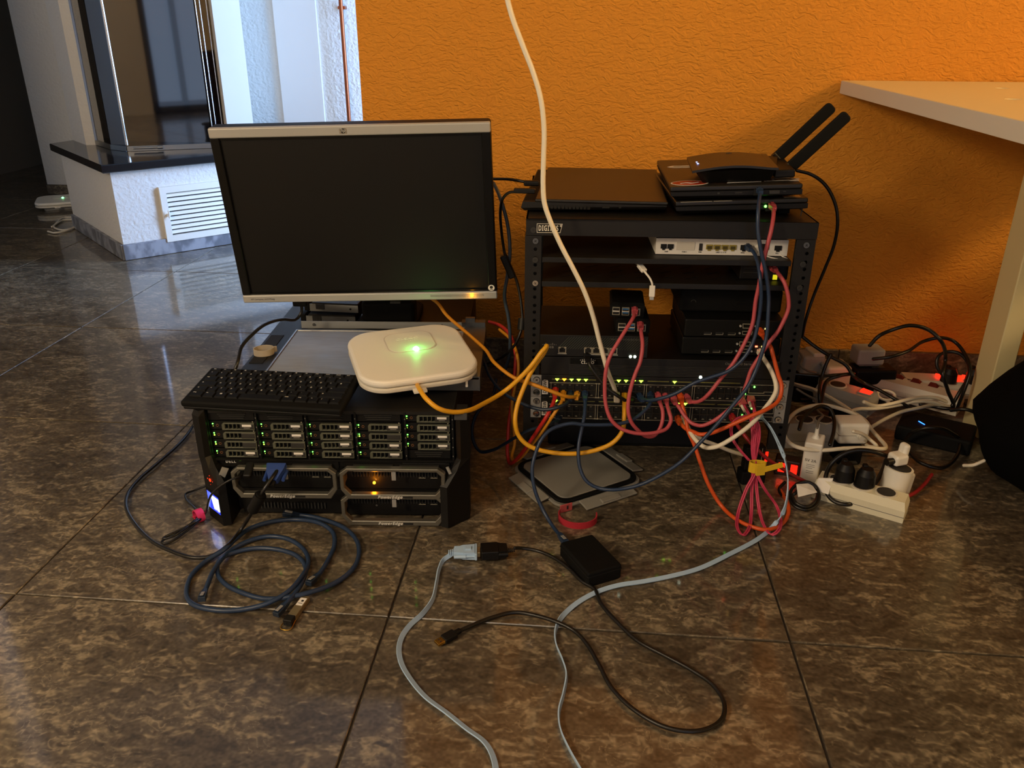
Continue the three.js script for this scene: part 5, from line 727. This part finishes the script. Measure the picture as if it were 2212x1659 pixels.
// flat pale blue console cables
{
  const flat = (key, label, tw) => { const o = baseOf(CB[key]), c = thing('flat_console_cable', label, 'cable', o); part(c, 'ribbon', ribbon(CB[key], .0076, .0019, o, tw, 8), M.paleBlue); return [c, o]; };
  const [a, oa] = flat('flatConsole', 'flat pale blue console cable hanging from the lower switch and winding over the floor', t => t < .2 ? 1.25 : t < .28 ? 1.25 - (t - .2) / .08 * .9 : t > .66 ? .35 + Math.min(1, (t - .66) / .06) * 1.0 : .35);
  const pa = CB.flatConsole.map(p => V3(...p).sub(oa)); aim(part(a, 'plug', rb(.012, .008, .018, .001), M.paleBlue), pa[0], rackIn);
  const cc = curveOf(pa); part(a, 'jacket_print', Array.from({ length: 9 }, (_, i) => { const t = .022 + i * .0165, p = cc.getPointAt(t), d = cc.getTangentAt(t); const g = bx(.0012, .0004, [.008, .004, .011, .007][i % 4]); const m = new THREE.Matrix4().makeRotationFromQuaternion(new THREE.Quaternion().setFromUnitVectors(V3(0, 0, 1), d)); m.setPosition(p.x, p.y + .0005, p.z + .0016); return g.applyMatrix4(m); }), M.inkDark, 'dark printed lettering');
  const [b, ob] = flat('flatSerial', 'flat pale blue serial cable winding over the floor towards the bottom', t => t < .25 ? 1.2 : t < .5 ? 1.2 - (t - .25) / .25 * .8 : .4);
  // pale blue nine-pin hood plugged to the black adapter
  const h = new THREE.Group(); h.name = 'serial_hood'; h.position.set(-.178, .014, -1.161).sub(ob); h.rotation.y = .13; b.add(h);
  part(h, 'hood', [loft([[[-.022, -.005, -.006], [-.022, -.005, .006], [-.022, .005, .006], [-.022, .005, -.006]], [[-.006, -.007, -.0115], [-.006, -.007, .0115], [-.006, .007, .0115], [-.006, .007, -.0115]], [[.014, -.0075, -.0125], [.014, -.0075, .0125], [.014, .0075, .0125], [.014, .0075, -.0125]]]), rb(.004, .013, .032, .001, .016, 0, 0), rb(.011, .004, .009, .0008, .003, .0075, 0)], M.paleBlue);
  for (const z of [-.0125, .0125]) part(h, 'thumb_screw', [tf(cyl(.0032, .0032, .02, 0, 0, 0, 0, 0, Math.PI / 2), -.011, 0, z * 1.05), tf(cyl(.002, .002, .02, 0, 0, 0, 0, 0, Math.PI / 2), .004, 0, z * 1.05)], M.paleBlue);
  part(h, 'strain_relief', [0, 1, 2].map(i => rb(.0022, .008 - i * .001, .009 - i * .001, .0006, -.0235 - i * .0032, 0, 0)), M.paleBlue); part(h, 'shell', rb(.006, .009, .018, .001, .0205, 0, 0), M.brassy, 'brass-coloured metal shell');
  const c = cable('blackSerial', 'black usb serial adapter lead looping over the floor with a usb plug', M.cordBlack, .0031, { name: 'usb_serial_cable' }), oc = baseOf(CB.blackSerial), pc = CB.blackSerial.map(p => V3(...p).sub(oc));
  const s = new THREE.Group(); s.name = 'serial_plug'; s.position.set(-.133, .0145, -1.168).sub(oc); s.rotation.y = .2; c.add(s);
  part(s, 'hood', [rb(.03, .0165, .031, .002, -.006, 0, 0), loft([[[.008, -.007, -.014], [.008, -.007, .014], [.008, .007, .014], [.008, .007, -.014]].reverse(), [[.024, -.006, -.012], [.024, -.006, .012], [.024, .006, .012], [.024, .006, -.012]].reverse()])], M.black); part(s, 'strain_relief', [0, 1, 2, 3].map(i => tf(cyl(.0042 - i * .0003, .0042 - i * .0003, .002, 0, 0, 0, 0, 0, Math.PI / 2), .0265 + i * .0031, -.001, 0)), M.black); for (const z of [-.013, .013]) part(s, 'thumb_screw', tf(cyl(.0034, .0034, .016, 0, 0, 0, 0, 0, Math.PI / 2), .016, .001, z), M.black);
  const u = new THREE.Group(); u.name = 'usb_plug'; aim(u, pc.at(-1), V3(-.195, .006, -.9385).sub(oc).sub(pc.at(-1))); c.add(u);
  part(u, 'grip', [rb(.016, .0085, .022, .002, 0, 0, .012), rb(.008, .007, .012, .002, 0, 0, -.003)], M.black); part(u, 'metal_shell', rb(.012, .0045, .013, .0006, 0, 0, .0285), M.gold, 'gold-coloured usb contact shell'); part(u, 'shell_holes', [bx(.002, .0004, .002, -.0025, .0024, .029), bx(.002, .0004, .002, .0025, .0024, .029)], M.inkDark);
}
// vga lead with ferrite
{
  const c = cable('vga', 'black monitor lead curling over the floor to the front of the blade server', M.cordBlack, .0034, { name: 'vga_cable' }), o = baseOf(CB.vga), P = CB.vga.map(p => V3(...p).sub(o));
  aim(part(c, 'ferrite', [cylz(.0105, .036, 0, 0, 0), cylz(.0085, .042, 0, 0, 0)], M.black, 'black ferrite cylinder'), P[26], P[27].clone().sub(P[25]));
  const h = new THREE.Group(); h.name = 'vga_plug'; const at = VW(.145, .1195, .034).sub(o); aim(h, at, V3(-Math.sin(VY), .45, -Math.cos(VY))); c.add(h);
  part(h, 'hood', [loft([[[-.007, -.006, -.026], [.007, -.006, -.026], [.007, .006, -.026], [-.007, .006, -.026]], [[-.015, -.0075, -.004], [.015, -.0075, -.004], [.015, .0075, -.004], [-.015, .0075, -.004]], [[-.0165, -.0075, .006], [.0165, -.0075, .006], [.0165, .0075, .006], [-.0165, .0075, .006]]]), rb(.034, .015, .005, .001, 0, 0, .007)], M.blueVga, 'blue plug hood');
  for (const x of [-.0165, .0165]) part(h, 'thumb_screw', tf(cyl(.0036, .003, .026, 0, 0, 0, Math.PI / 2), x, -.004, -.010, .25, 0, 0), M.blueVga);
  part(h, 'strain_relief', cylz(.005, .012, 0, 0, -.031), M.black); aim(part(c, 'monitor_plug', rb(.03, .014, .03, .004, 0, 0, .004), M.black), P[0], V3(0, 1, 0));
}
// keyboard lead, bundled with a red strap
{
  const c = cable('keyboardCord', 'thin black keyboard lead bundled with a red strap beside the server', M.cordBlack, .0021, { name: 'keyboard_cable' }), o = baseOf(CB.keyboardCord), P = CB.keyboardCord.map(p => V3(...p).sub(o));
  aim(part(c, 'usb_plug', [rb(.014, .009, .03, .003, 0, 0, -.004)], M.black), VW(.096, .119, .03).sub(o), V3(-Math.sin(VY), .5, -Math.cos(VY)));
  const v = thing('velcro_strap', 'pinkish red hook-and-loop strap around the bundled keyboard lead', 'cable strap', [-.6811, 0, -1.2288], -.75); part(v, 'band', tf(ringG_(.0125, .014, .002), 0, .0135, -.007, Math.PI / 2, 0, 0), M.velcroPink); part(v, 'tail', rb(.018, .0018, .013, .0006, -.014, .006, 0, 0, 0, .5), M.velcroPink);
}
// pink fibre bundle with a yellow strap
{
  const twin = (key, label, side) => { const o = baseOf(CB[key]), c = thing('fibre_cable', label, 'cable', o, 0, 'pink fibre cables tied with a yellow strap'); for (const s of [-1, 1]) part(c, 'strand', tube(CB[key].map(p => [p[0] + s * .0014, p[1] + .001, p[2] + s * .0012]), .0017, o, 6, 7), M.magenta);
    const a = V3(...CB[key][0]).sub(o), d = V3(...CB[key][0]).sub(V3(...CB[key][1])).normalize(); for (const s of [-1, 1]) { aim(part(c, 'ferrule', [cylz(.0026, .016, s * .004, 0, -.006)], s < 0 ? std(0x5a2a22, .5) : M.cream, 'connector boot'), a, d); } aim(part(c, 'connector', rb(.013, .01, .016, .001, 0, 0, .009), M.pink), a, d); return c; };
  twin('fibreLeft', 'pink twin fibre cable whose loop hangs left below the yellow strap'); twin('fibreRight', 'pink twin fibre cable whose loop hangs right below the yellow strap');
  const y = thing('velcro_strap', 'yellow hook-and-loop strap tying the pink fibre cables', 'cable strap', [.333, .0985, -1.356], 0);
  part(y, 'band', tf(ringG_(.0155, .020, .002).scale(1, 1, .55), 0, -.010, 0), M.velcroYellow); part(y, 'buckle', rb(.017, .024, .004, .001, .004, 0, .010, 0, .2, .05), M.velcroYellow); part(y, 'tail', [rb(.034, .011, .002, .0008, .027, .005, .008, 0, .1, .3)], M.velcroYellow);
}
// white cord coiled by the far access point
cable('farCoil', 'thin white cord coiled on the floor beside the far access point', M.offwhite, .004, { name: 'coiled_cord' });
// ------------------------------------------------------------ loose things on the floor
{
  const b = thing('poe_injector', 'plain black power injector box lying on the floor with a blue cable', 'network device', [.0318, 0, -1.1575], .0); b.rotation.y = -1.05;
  part(b, 'case', rb(.098, .028, .064, .004, 0, .0145, 0), M.blackMatte); part(b, 'seam', rb(.0984, .001, .0644, .0004, 0, .0205, 0), M.port); part(b, 'socket', bx(.002, .011, .013, -.049, .013, .012), M.port);
  const v = thing('velcro_strap', 'loose dark red hook-and-loop strap curled on the floor by the lid', 'cable strap', [.009, 0, -1.302], 0);
  part(v, 'band', ringG_(.036, .013, .0018, -.25, 3.5).scale(1, 1, .9), M.velcroRed); part(v, 'slotted_head', [rb(.003, .016, .026, .001, -.022, .009, -.024, 0, -1.0, .0)], std(0xb04a4a, .9)); part(v, 'slot', bx(.0034, .007, .003, -.020, .010, -.0245, 0, -1.0, 0), M.inkDark);
  // clip-on food container lid
  const L = thing('container_lid', 'clear rectangular food container lid with black seal lying under the rack', 'lid', [.004, 0, -1.463], .0); L.rotation.y = .62;
  const clear = new THREE.MeshPhysicalMaterial({ color: 0xb9b6ab, roughness: .35, transmission: .55, thickness: 0, ior: 1.45 });
  part(L, 'plate', ext(rrect(.172, .158, .02), .003, .001).rotateX(-Math.PI / 2).translate(0, .010, 0), clear, 'frosted clear plate');
  part(L, 'seal', ext((() => { const s = rrect(.192, .178, .026); s.holes.push(new THREE.Path(rrect(.174, .160, .021).getPoints(6))); return s; })(), .006, .0015).rotateX(-Math.PI / 2).translate(0, .006, 0), M.blackMatte, 'black rubber seal');
  part(L, 'rim', ext((() => { const s = rrect(.202, .188, .028); s.holes.push(new THREE.Path(rrect(.16, .146, .02).getPoints(6))); return s; })(), .005, .001).rotateX(-Math.PI / 2).translate(0, .001, 0), clear);
  for (const [x, z, w, d, rz, rx] of [[0, .108, .12, .028, 0, .18], [0, -.108, .12, .028, 0, -.18], [.114, 0, .028, .11, -.18, 0], [-.114, 0, .028, .11, .18, 0]]) part(L, 'clip', [rb(w, .004, d, .0018, x, .0065, z, rx, 0, rz), rb(w * .3 + .008, .006, d * .3 + .004, .002, x * 1.06, .0075, z * 1.06, rx, 0, rz)], clear);
  // fibre transceiver
  const s = thing('fibre_transceiver', 'small gold-coloured fibre transceiver module lying by the coiled cables', 'transceiver', [-.4200, 0, -.996], -.14);
  part(s, 'shell', [rb(.0138, .0088, .05, .0008, 0, .0052, -.006)], M.brassy); part(s, 'nose', rb(.0142, .011, .014, .001, 0, .0062, .025), M.blackMetal); part(s, 'bore', [bx(.0048, .005, .001, -.0032, .0065, .0322), bx(.0048, .005, .001, .0032, .0065, .0322)], M.port); part(s, 'bail', [tf(tube([[-.0075, .004, .02], [-.0075, .002, .04], [.0075, .002, .04], [.0075, .004, .02]], .0009), 0, 0, 0)], M.gold); part(s, 'label', bx(.0105, .0003, .018, 0, .0098, -.016), M.labelWhite, 'white print label'); part(s, 'label_print', [bx(.007, .0002, .001, 0, .0101, -.012), bx(.004, .0002, .004, .001, .0101, -.018)], M.inkDark);
  // box carrying the rack
  const u = thing('power_backup_box', 'plain black box standing under the rack', 'box', RW(.24, 0, -.30), RY); part(u, 'case', rb(.41, .084, .28, .004, 0, .042, 0), M.blackMatte); part(u, 'front_panel', rb(.4, .07, .003, .001, 0, .043, .1405), M.black); part(u, 'label', rb(.018, .005, .001, .0004, -.18, .07, .1423), M.inkGrey);
}
// ------------------------------------------------------------ tangle of power strips on the right
{
  const cordW = std(0xc9bfa8, .5), redSwitch = k => glow(0xff1c0c, k, 0x3a0500);
  const pc = (key, label, m, r, group) => cable(key, label, m, r, { name: 'power_cable', group });
  pc('pileWhiteLoop', 'cream power cord laid in a wide loop around the white chargers', M.cream, .0042); pc('pileWhiteA', 'cream power cord leaving the grey power strip with the red switch', M.cream, .0040, 'cream cords between the power strips'); pc('pileWhiteB', 'cream power cord bending back beside the grey power strip', M.cream, .0040, 'cream cords between the power strips'); pc('pileWhiteC', 'cream power cord lying lowest of the three parallel cords', cordW, .0040, 'cream cords between the power strips'); pc('pileWhiteD', 'cream cord leaving the square white charger', M.cream, .0036);
  pc('pileBlackArch', 'black power cord arching highest in front of the orange wall', M.cordBlack, .0042, 'black cords of the tangle'); pc('pileBlackArchB', 'black power cord arching lower in front of the skirting', M.cordBlack, .004, 'black cords of the tangle'); pc('pileBlackArchC', 'black power cord curling beside the white desk leg', M.cordBlack, .004, 'black cords of the tangle'); pc('pileBlackFront', 'black power cord looped around the front cream power strip', M.cordBlack, .0042, 'black cords of the tangle'); pc('pileBlackMid', 'black cord hooked over the white chargers', M.cordBlack, .004, 'black cords of the tangle'); pc('pileBlackCross', 'black cord crossing from the rack side over the strips', M.cordBlack, .004, 'black cords of the tangle'); pc('pileBlackTall', 'black cord standing up between the white adapters', M.cordBlack, .004, 'black cords of the tangle'); pc('pileBlackLow', 'black cord coiled on the floor beside the desk leg', M.cordBlack, .004, 'black cords of the tangle'); pc('pileBlackLeft', 'black cord lying across the adapters behind the rack', M.cordBlack, .0036, 'black cords of the tangle'); pc('pileCoil', 'black lead wound into a small coil on the floor', M.cordBlack, .0032); pc('pileStub', 'short cut end of a white cord beside the black bag', M.cream, .0035); pc('pileBlackToBag', 'black cord leading to the black bag', M.cordBlack, .0042, 'black cords of the tangle'); pc('pileGreyA', 'thin grey lead dangling by the rack side', M.greyCord, .0026, 'thin grey leads by the rack'); pc('pileGreyB', 'thin grey lead lying by the rack side', M.greyCord, .0032, 'thin grey leads by the rack'); pc('pileGreyC', 'thin grey lead ending at the standing white charger', M.greyCord, .0026, 'thin grey leads by the rack');
  // power strip builder: long axis x, sockets on top
  const strip = (label, pos, ry, len, m, { h = .04, w = .055, sockets = 3, sw = 0, swX, rx = 0, rz = 0, y = 0 } = {}) => {
    const s = thing('power_strip', label, 'power strip', pos, ry); s.rotation.order = 'YXZ'; s.rotation.set(rx, ry, rz);
    part(s, 'housing', loft([[[-len / 2, 0, w / 2], [len / 2, 0, w / 2], [len / 2, 0, -w / 2], [-len / 2, 0, -w / 2]], [[-len / 2, h * .62, w / 2], [len / 2, h * .62, w / 2], [len / 2, h * .62, -w / 2], [-len / 2, h * .62, -w / 2]], [[-len / 2 + .004, h, w / 2 - .006], [len / 2 - .004, h, w / 2 - .006], [len / 2 - .004, h, -w / 2 + .006], [-len / 2 + .004, h, -w / 2 + .006]]]), m);
    part(s, 'seam', [bx(len + .0006, .0012, w + .0006, 0, h * .3, 0)], M.inkGrey);
    for (let i = 0; i < sockets; i++) { const x = -len / 2 + .04 + i * (len - .08 - (sw ? .03 : 0)) / Math.max(1, sockets - 1); const k = part(s, 'socket', cyl(.0195, .0195, .003, x, h + .0006, 0, 0, 0, 0, 24), M.offwhite); part(k, 'socket_well', [cyl(.0165, .0165, .002, x, h + .0018, 0, 0, 0, 0, 20)], M.inkDark); }
    if (sw) { const x = swX ?? len / 2 - .02; part(s, 'switch_frame', rb(.032, .004, .026, .001, x, h + .001, 0), m); part(s, 'switch', loft([[[x - .011, h + .002, .009], [x + .011, h + .002, .009], [x + .011, h + .002, -.009], [x - .011, h + .002, -.009]], [[x - .011, h + .007, .009], [x + .011, h + .004, .009], [x + .011, h + .004, -.009], [x - .011, h + .007, -.009]]]), redSwitch(sw), 'glowing red rocker switch'); }
    return s;
  };
  const plugB = (parent, x, y, z, m, name = 'plug') => part(parent, name, [cyl(.017, .0185, .022, x, y + .011, z), cyl(.011, .017, .012, x, y + .028, z), rb(.01, .03, .012, .003, x, y + .022, z - .012)], m);
  strip('cream power strip lying in front of the tangle with black plugs', [.5435, 0, -1.405], -.5, .165, M.ivory, { sockets: 3, h: .04, w: .05 });
  for (const [l, p] of [['black plug in the front cream power strip nearest the charger', [.515, .043, -1.425]], ['black plug in the middle of the front cream power strip', [.548, .043, -1.408]]]) { const q = thing('mains_plug', l, 'plug', p, 0, 'black plugs in the front strip'); plugB(q, 0, 0, 0, M.black); }
  { const a = thing('socket_adapter', 'white round socket adapter standing on the end of the front power strip', 'adapter', [.608, .012, -1.428], .3); a.rotation.z = -.12; part(a, 'barrel', [cyl(.0255, .0235, .058, 0, .03, 0, 0, 0, 0, 28)], M.white); part(a, 'foot_block', rb(.052, .05, .03, .006, .018, .02, -.014), M.offwhite); part(a, 'socket_well', cyl(.021, .021, .004, 0, .0585, 0), M.inkDark);
    const b = thing('angled_plug', 'white angled plug pushed into the round socket adapter', 'plug', [.611, .075, -1.437], .4); part(b, 'body', [rb(.03, .022, .028, .006, 0, .011, 0), rb(.014, .034, .02, .006, .014, .022, -.004, 0, 0, -.1)], M.white); part(b, 'cord_neck', cyl(.007, .006, .02, -.02, .01, .004, 0, 0, Math.PI / 2), M.cordBlack); }
  { const c = thing('usb_charger', 'square white charger block with a cord plugged into its front', 'charger', [.566, .048, -1.585], .08); part(c, 'body', rb(.062, .047, .05, .007, 0, .0235, 0), M.white); part(c, 'seam', rb(.0625, .0008, .0505, .0002, 0, .021, 0), M.inkGrey); part(c, 'cord_plug', [cylz(.006, .014, .012, .0215, .03), cylz(.008, .004, .012, .0215, .026)], M.white); }
  { const c = thing('usb_charger', 'tall white charger block standing on its end with printed side', 'charger', [.4725, .002, -1.497], -.35); c.rotation.order = 'YXZ'; c.rotation.x = .1; part(c, 'body', rb(.034, .092, .044, .004, 0, .048, 0), M.white); part(c, 'cord_plug', [cyl(.005, .008, .006, 0, .097, -.004), cyl(.003, .0045, .03, .0005, .11, -.004)], M.white); part(c, 'side_print', [txt('5V 2A', .006, -.012, .052, .0222, { d: .0002 }), bx(.016, .001, .0002, 0, .045, .0222), bx(.016, .001, .0002, 0, .041, .0222), bx(.012, .001, .0002, -.002, .037, .0222), bx(.014, .001, .0002, 0, .03, .0222), bx(.014, .001, .0002, 0, .026, .0222)], M.inkGrey); }
  strip('grey power strip half hidden behind the white chargers with a red tinted end', [.50, .02, -1.615], .05, .12, M.adapterGrey, { sockets: 2, h: .055, w: .05 });
  strip('grey power strip pointing at the viewer with a glowing red switch', [.606, .045, -1.76], -.68, .125, M.adapterGrey, { sockets: 1, sw: 4, h: .045, w: .058 });
  strip('white power strip with dark red tabs lying in the middle of the tangle', [.80, .02, -1.865], -.62, .2, M.offwhite, { sockets: 0, h: .04, w: .06 });
  for (let i = 0; i < 3; i++) { const t = thing('red_socket_tab', 'dark red safety tab on the white middle power strip', 'socket tab', [.772 + i * .032, .0605, -1.905 + i * .022], -.62, 'dark red safety tabs'); part(t, 'tab', loft([[[-.011, 0, .008], [.011, 0, .008], [.011, 0, -.008], [-.011, 0, -.008]], [[-.009, .006, -.002], [.003, .006, -.002], [.003, .006, -.006], [-.009, .006, -.006]]]), std(0x5a1210, .5)); }
  const s7 = strip('white power strip by the skirting with two glowing red switches', [.905, .02, -1.915], -.03, .24, M.offwhite, { sockets: 0, h: .04, w: .06, sw: 5, swX: .03 });
  part(s7, 'switch', loft([[[-.042, .042, .009], [-.02, .042, .009], [-.02, .042, -.009], [-.042, .042, -.009]], [[-.042, .047, .009], [-.02, .044, .009], [-.02, .044, -.009], [-.042, .047, -.009]]]), redSwitch(5), 'glowing red rocker switch');
  for (const [l, x] of [['black plug in the skirting power strip beside the left red switch', .882], ['black plug in the skirting power strip beside the right red switch', .938]]) { const q = thing('mains_plug', l, 'plug', [x, .06, -1.895], 0, 'black plugs in the skirting strip'); plugB(q, 0, 0, 0, M.black); }
  const rl = new THREE.PointLight(0xff2a10, .006, 0, 2); rl.position.set(.0, .062, .0); rl.castShadow = true; rl.shadow.radius = .8; rl.name = 'switch_light'; s7.add(rl);
  const rl2 = new THREE.PointLight(0xff2a10, .002, 0, 2); rl2.position.set(.64, .108, -1.80); rl2.castShadow = true; rl2.shadow.radius = .5; rl2.name = 'red_switch_light'; scene.add(rl2);
  { const a = thing('wall_adapter', 'grey cube mains adapter standing on the black adapter by the skirting', 'adapter', [.697, .088, -1.93], .12); part(a, 'body', rb(.066, .04, .05, .006, 0, .02, 0), M.adapterGrey); part(a, 'pin_plate', rb(.05, .004, .04, .001, 0, -.001, 0), M.inkGrey);
    const b = thing('laptop_adapter', 'black laptop power adapter under the grey cube adapter', 'adapter', [.71, .045, -1.915], .1); part(b, 'body', rb(.1, .038, .055, .006, 0, .019, 0), M.black); part(b, 'label', bx(.03, .0004, .02, .01, .0384, 0), M.inkDim);
    const c = thing('wall_adapter', 'grey white mains adapter beside the rack with rounded corners', 'adapter', [.553, .07, -1.90], .2); part(c, 'body', rb(.06, .05, .055, .01, 0, .025, 0), M.adapterGrey); part(c, 'neck', cylz(.006, .02, .02, .03, .03), M.adapterGrey); part(c, 'ridge', rb(.03, .012, .05, .004, .012, .05, 0), M.offwhite);
    const d = thing('wall_adapter', 'larger grey white mains adapter next to the rounded one', 'adapter', [.607, .045, -1.875], .15); part(d, 'body', rb(.062, .06, .06, .008, 0, .03, 0), M.offwhite); part(d, 'lid_seam', rb(.0625, .001, .0605, .0004, 0, .045, 0), M.inkGrey);
    for (const [x, y, z, w2, l] of [[.553, 0, -1.90, .07, 'dark base strip under the rounded mains adapter'], [.607, 0, -1.862, .05, 'dark base strip under the larger mains adapter'], [.71, 0, -1.915, .08, 'dark base strip under the black laptop adapter'], [.612, 0, -1.775, .05, 'dark box under the grey power strip with the red switch'], [.566, 0, -1.585, .05, 'dark box under the square white charger']]) { const q = thing('dark_power_brick', l, 'adapter', [x, 0, z], .1, 'dark adapters under the tangle'); part(q, 'body', rb(w2, y + (x === .553 ? .068 : .0445), .05, .006, 0, (x === .553 ? .034 : .0222), 0), M.blackMatte); part(q, 'label', bx(w2 * .5, .001, .02, 0, .0102, .0255), M.inkDim); } }
  { const r = thing('cable_holder', 'white wavy ring of a cable holder lying between the strips', 'cable holder', [.699, .055, -1.775], .1); part(r, 'ring', tf(new THREE.TorusGeometry(.017, .0032, 8, 28), 0, .014, 0, -1.2, 0, 0).scale(1.15, 1, .8), M.white); part(r, 'stem', rb(.008, .004, .026, .0015, 0, .004, .016), M.white); }
  { const d = thing('network_adapter', 'flat black network box with a thin blue light strip in the tangle', 'network device', [.79, 0, -1.70], -.5); part(d, 'case', rb(.15, .035, .1, .006, 0, .0178, 0), M.blackMatte); part(d, 'light_strip', bx(.0018, .0012, .018, -.03, .0362, .01, 0, .9, 0), M.ledBlue, 'thin glowing blue strip'); }
  { const h = thing('usb_hub', 'clear usb hub with glowing red sockets beside the tall charger', 'usb hub', [.432, .0, -1.515], -.3); part(h, 'body', rb(.05, .036, .03, .004, 0, .018, 0), std(0x2a1512, .4)); for (const x of [-.011, .013]) part(h, 'lit_socket', rb(.013, .02, .003, .001, x, .019, .0155), redSwitch(2.5), 'glowing red socket');
    const k = thing('card_reader', 'small black card reader with a red light beside the fibre cables', 'card reader', [.352, .03, -1.475], .2); part(k, 'body', rb(.04, .05, .02, .002, 0, .026, 0), M.black); part(k, 'light', rb(.006, .022, .002, .001, .022, .03, .0105), redSwitch(2.5), 'glowing red light'); part(k, 'edge', rb(.001, .046, .002, .0004, .012, .026, .0105), M.frameTin);
    const kb = thing('dark_power_brick', 'dark adapter lying under the small card reader', 'adapter', [.352, 0, -1.475], .2); part(kb, 'body', rb(.05, .029, .03, .004, 0, .0146, 0), M.blackMatte); part(kb, 'label', bx(.02, .001, .01, 0, .0102, .0155), M.inkDim);
    const g = thing('cable_tie_flag', 'crumpled white paper tag on the small black coil', 'paper tag', [.44, .02, -1.405], .3); part(g, 'tag', loft([[[-.02, 0, .012], [.02, .004, .01], [.02, .0045, .0085], [-.02, .0005, .0105]].reverse(), [[-.016, .016, -.006], [.018, .012, -.01], [.018, .012, -.0115], [-.016, .0165, -.0075]].reverse()]), M.labelWhite);
    const g2 = thing('cable_tie_flag', 'white folded plastic tag between the coil and the front strip', 'paper tag', [.478, .02, -1.42], -.4); part(g2, 'tag', loft([[[-.014, 0, .01], [.012, .0, .014], [.012, .001, .0125], [-.014, .001, .0085]].reverse(), [[-.012, .022, 0], [.014, .026, -.004], [.014, .0265, -.0055], [-.012, .0225, -.0015]].reverse()]), M.labelWhite); }
}
renderer.render(scene, camera);
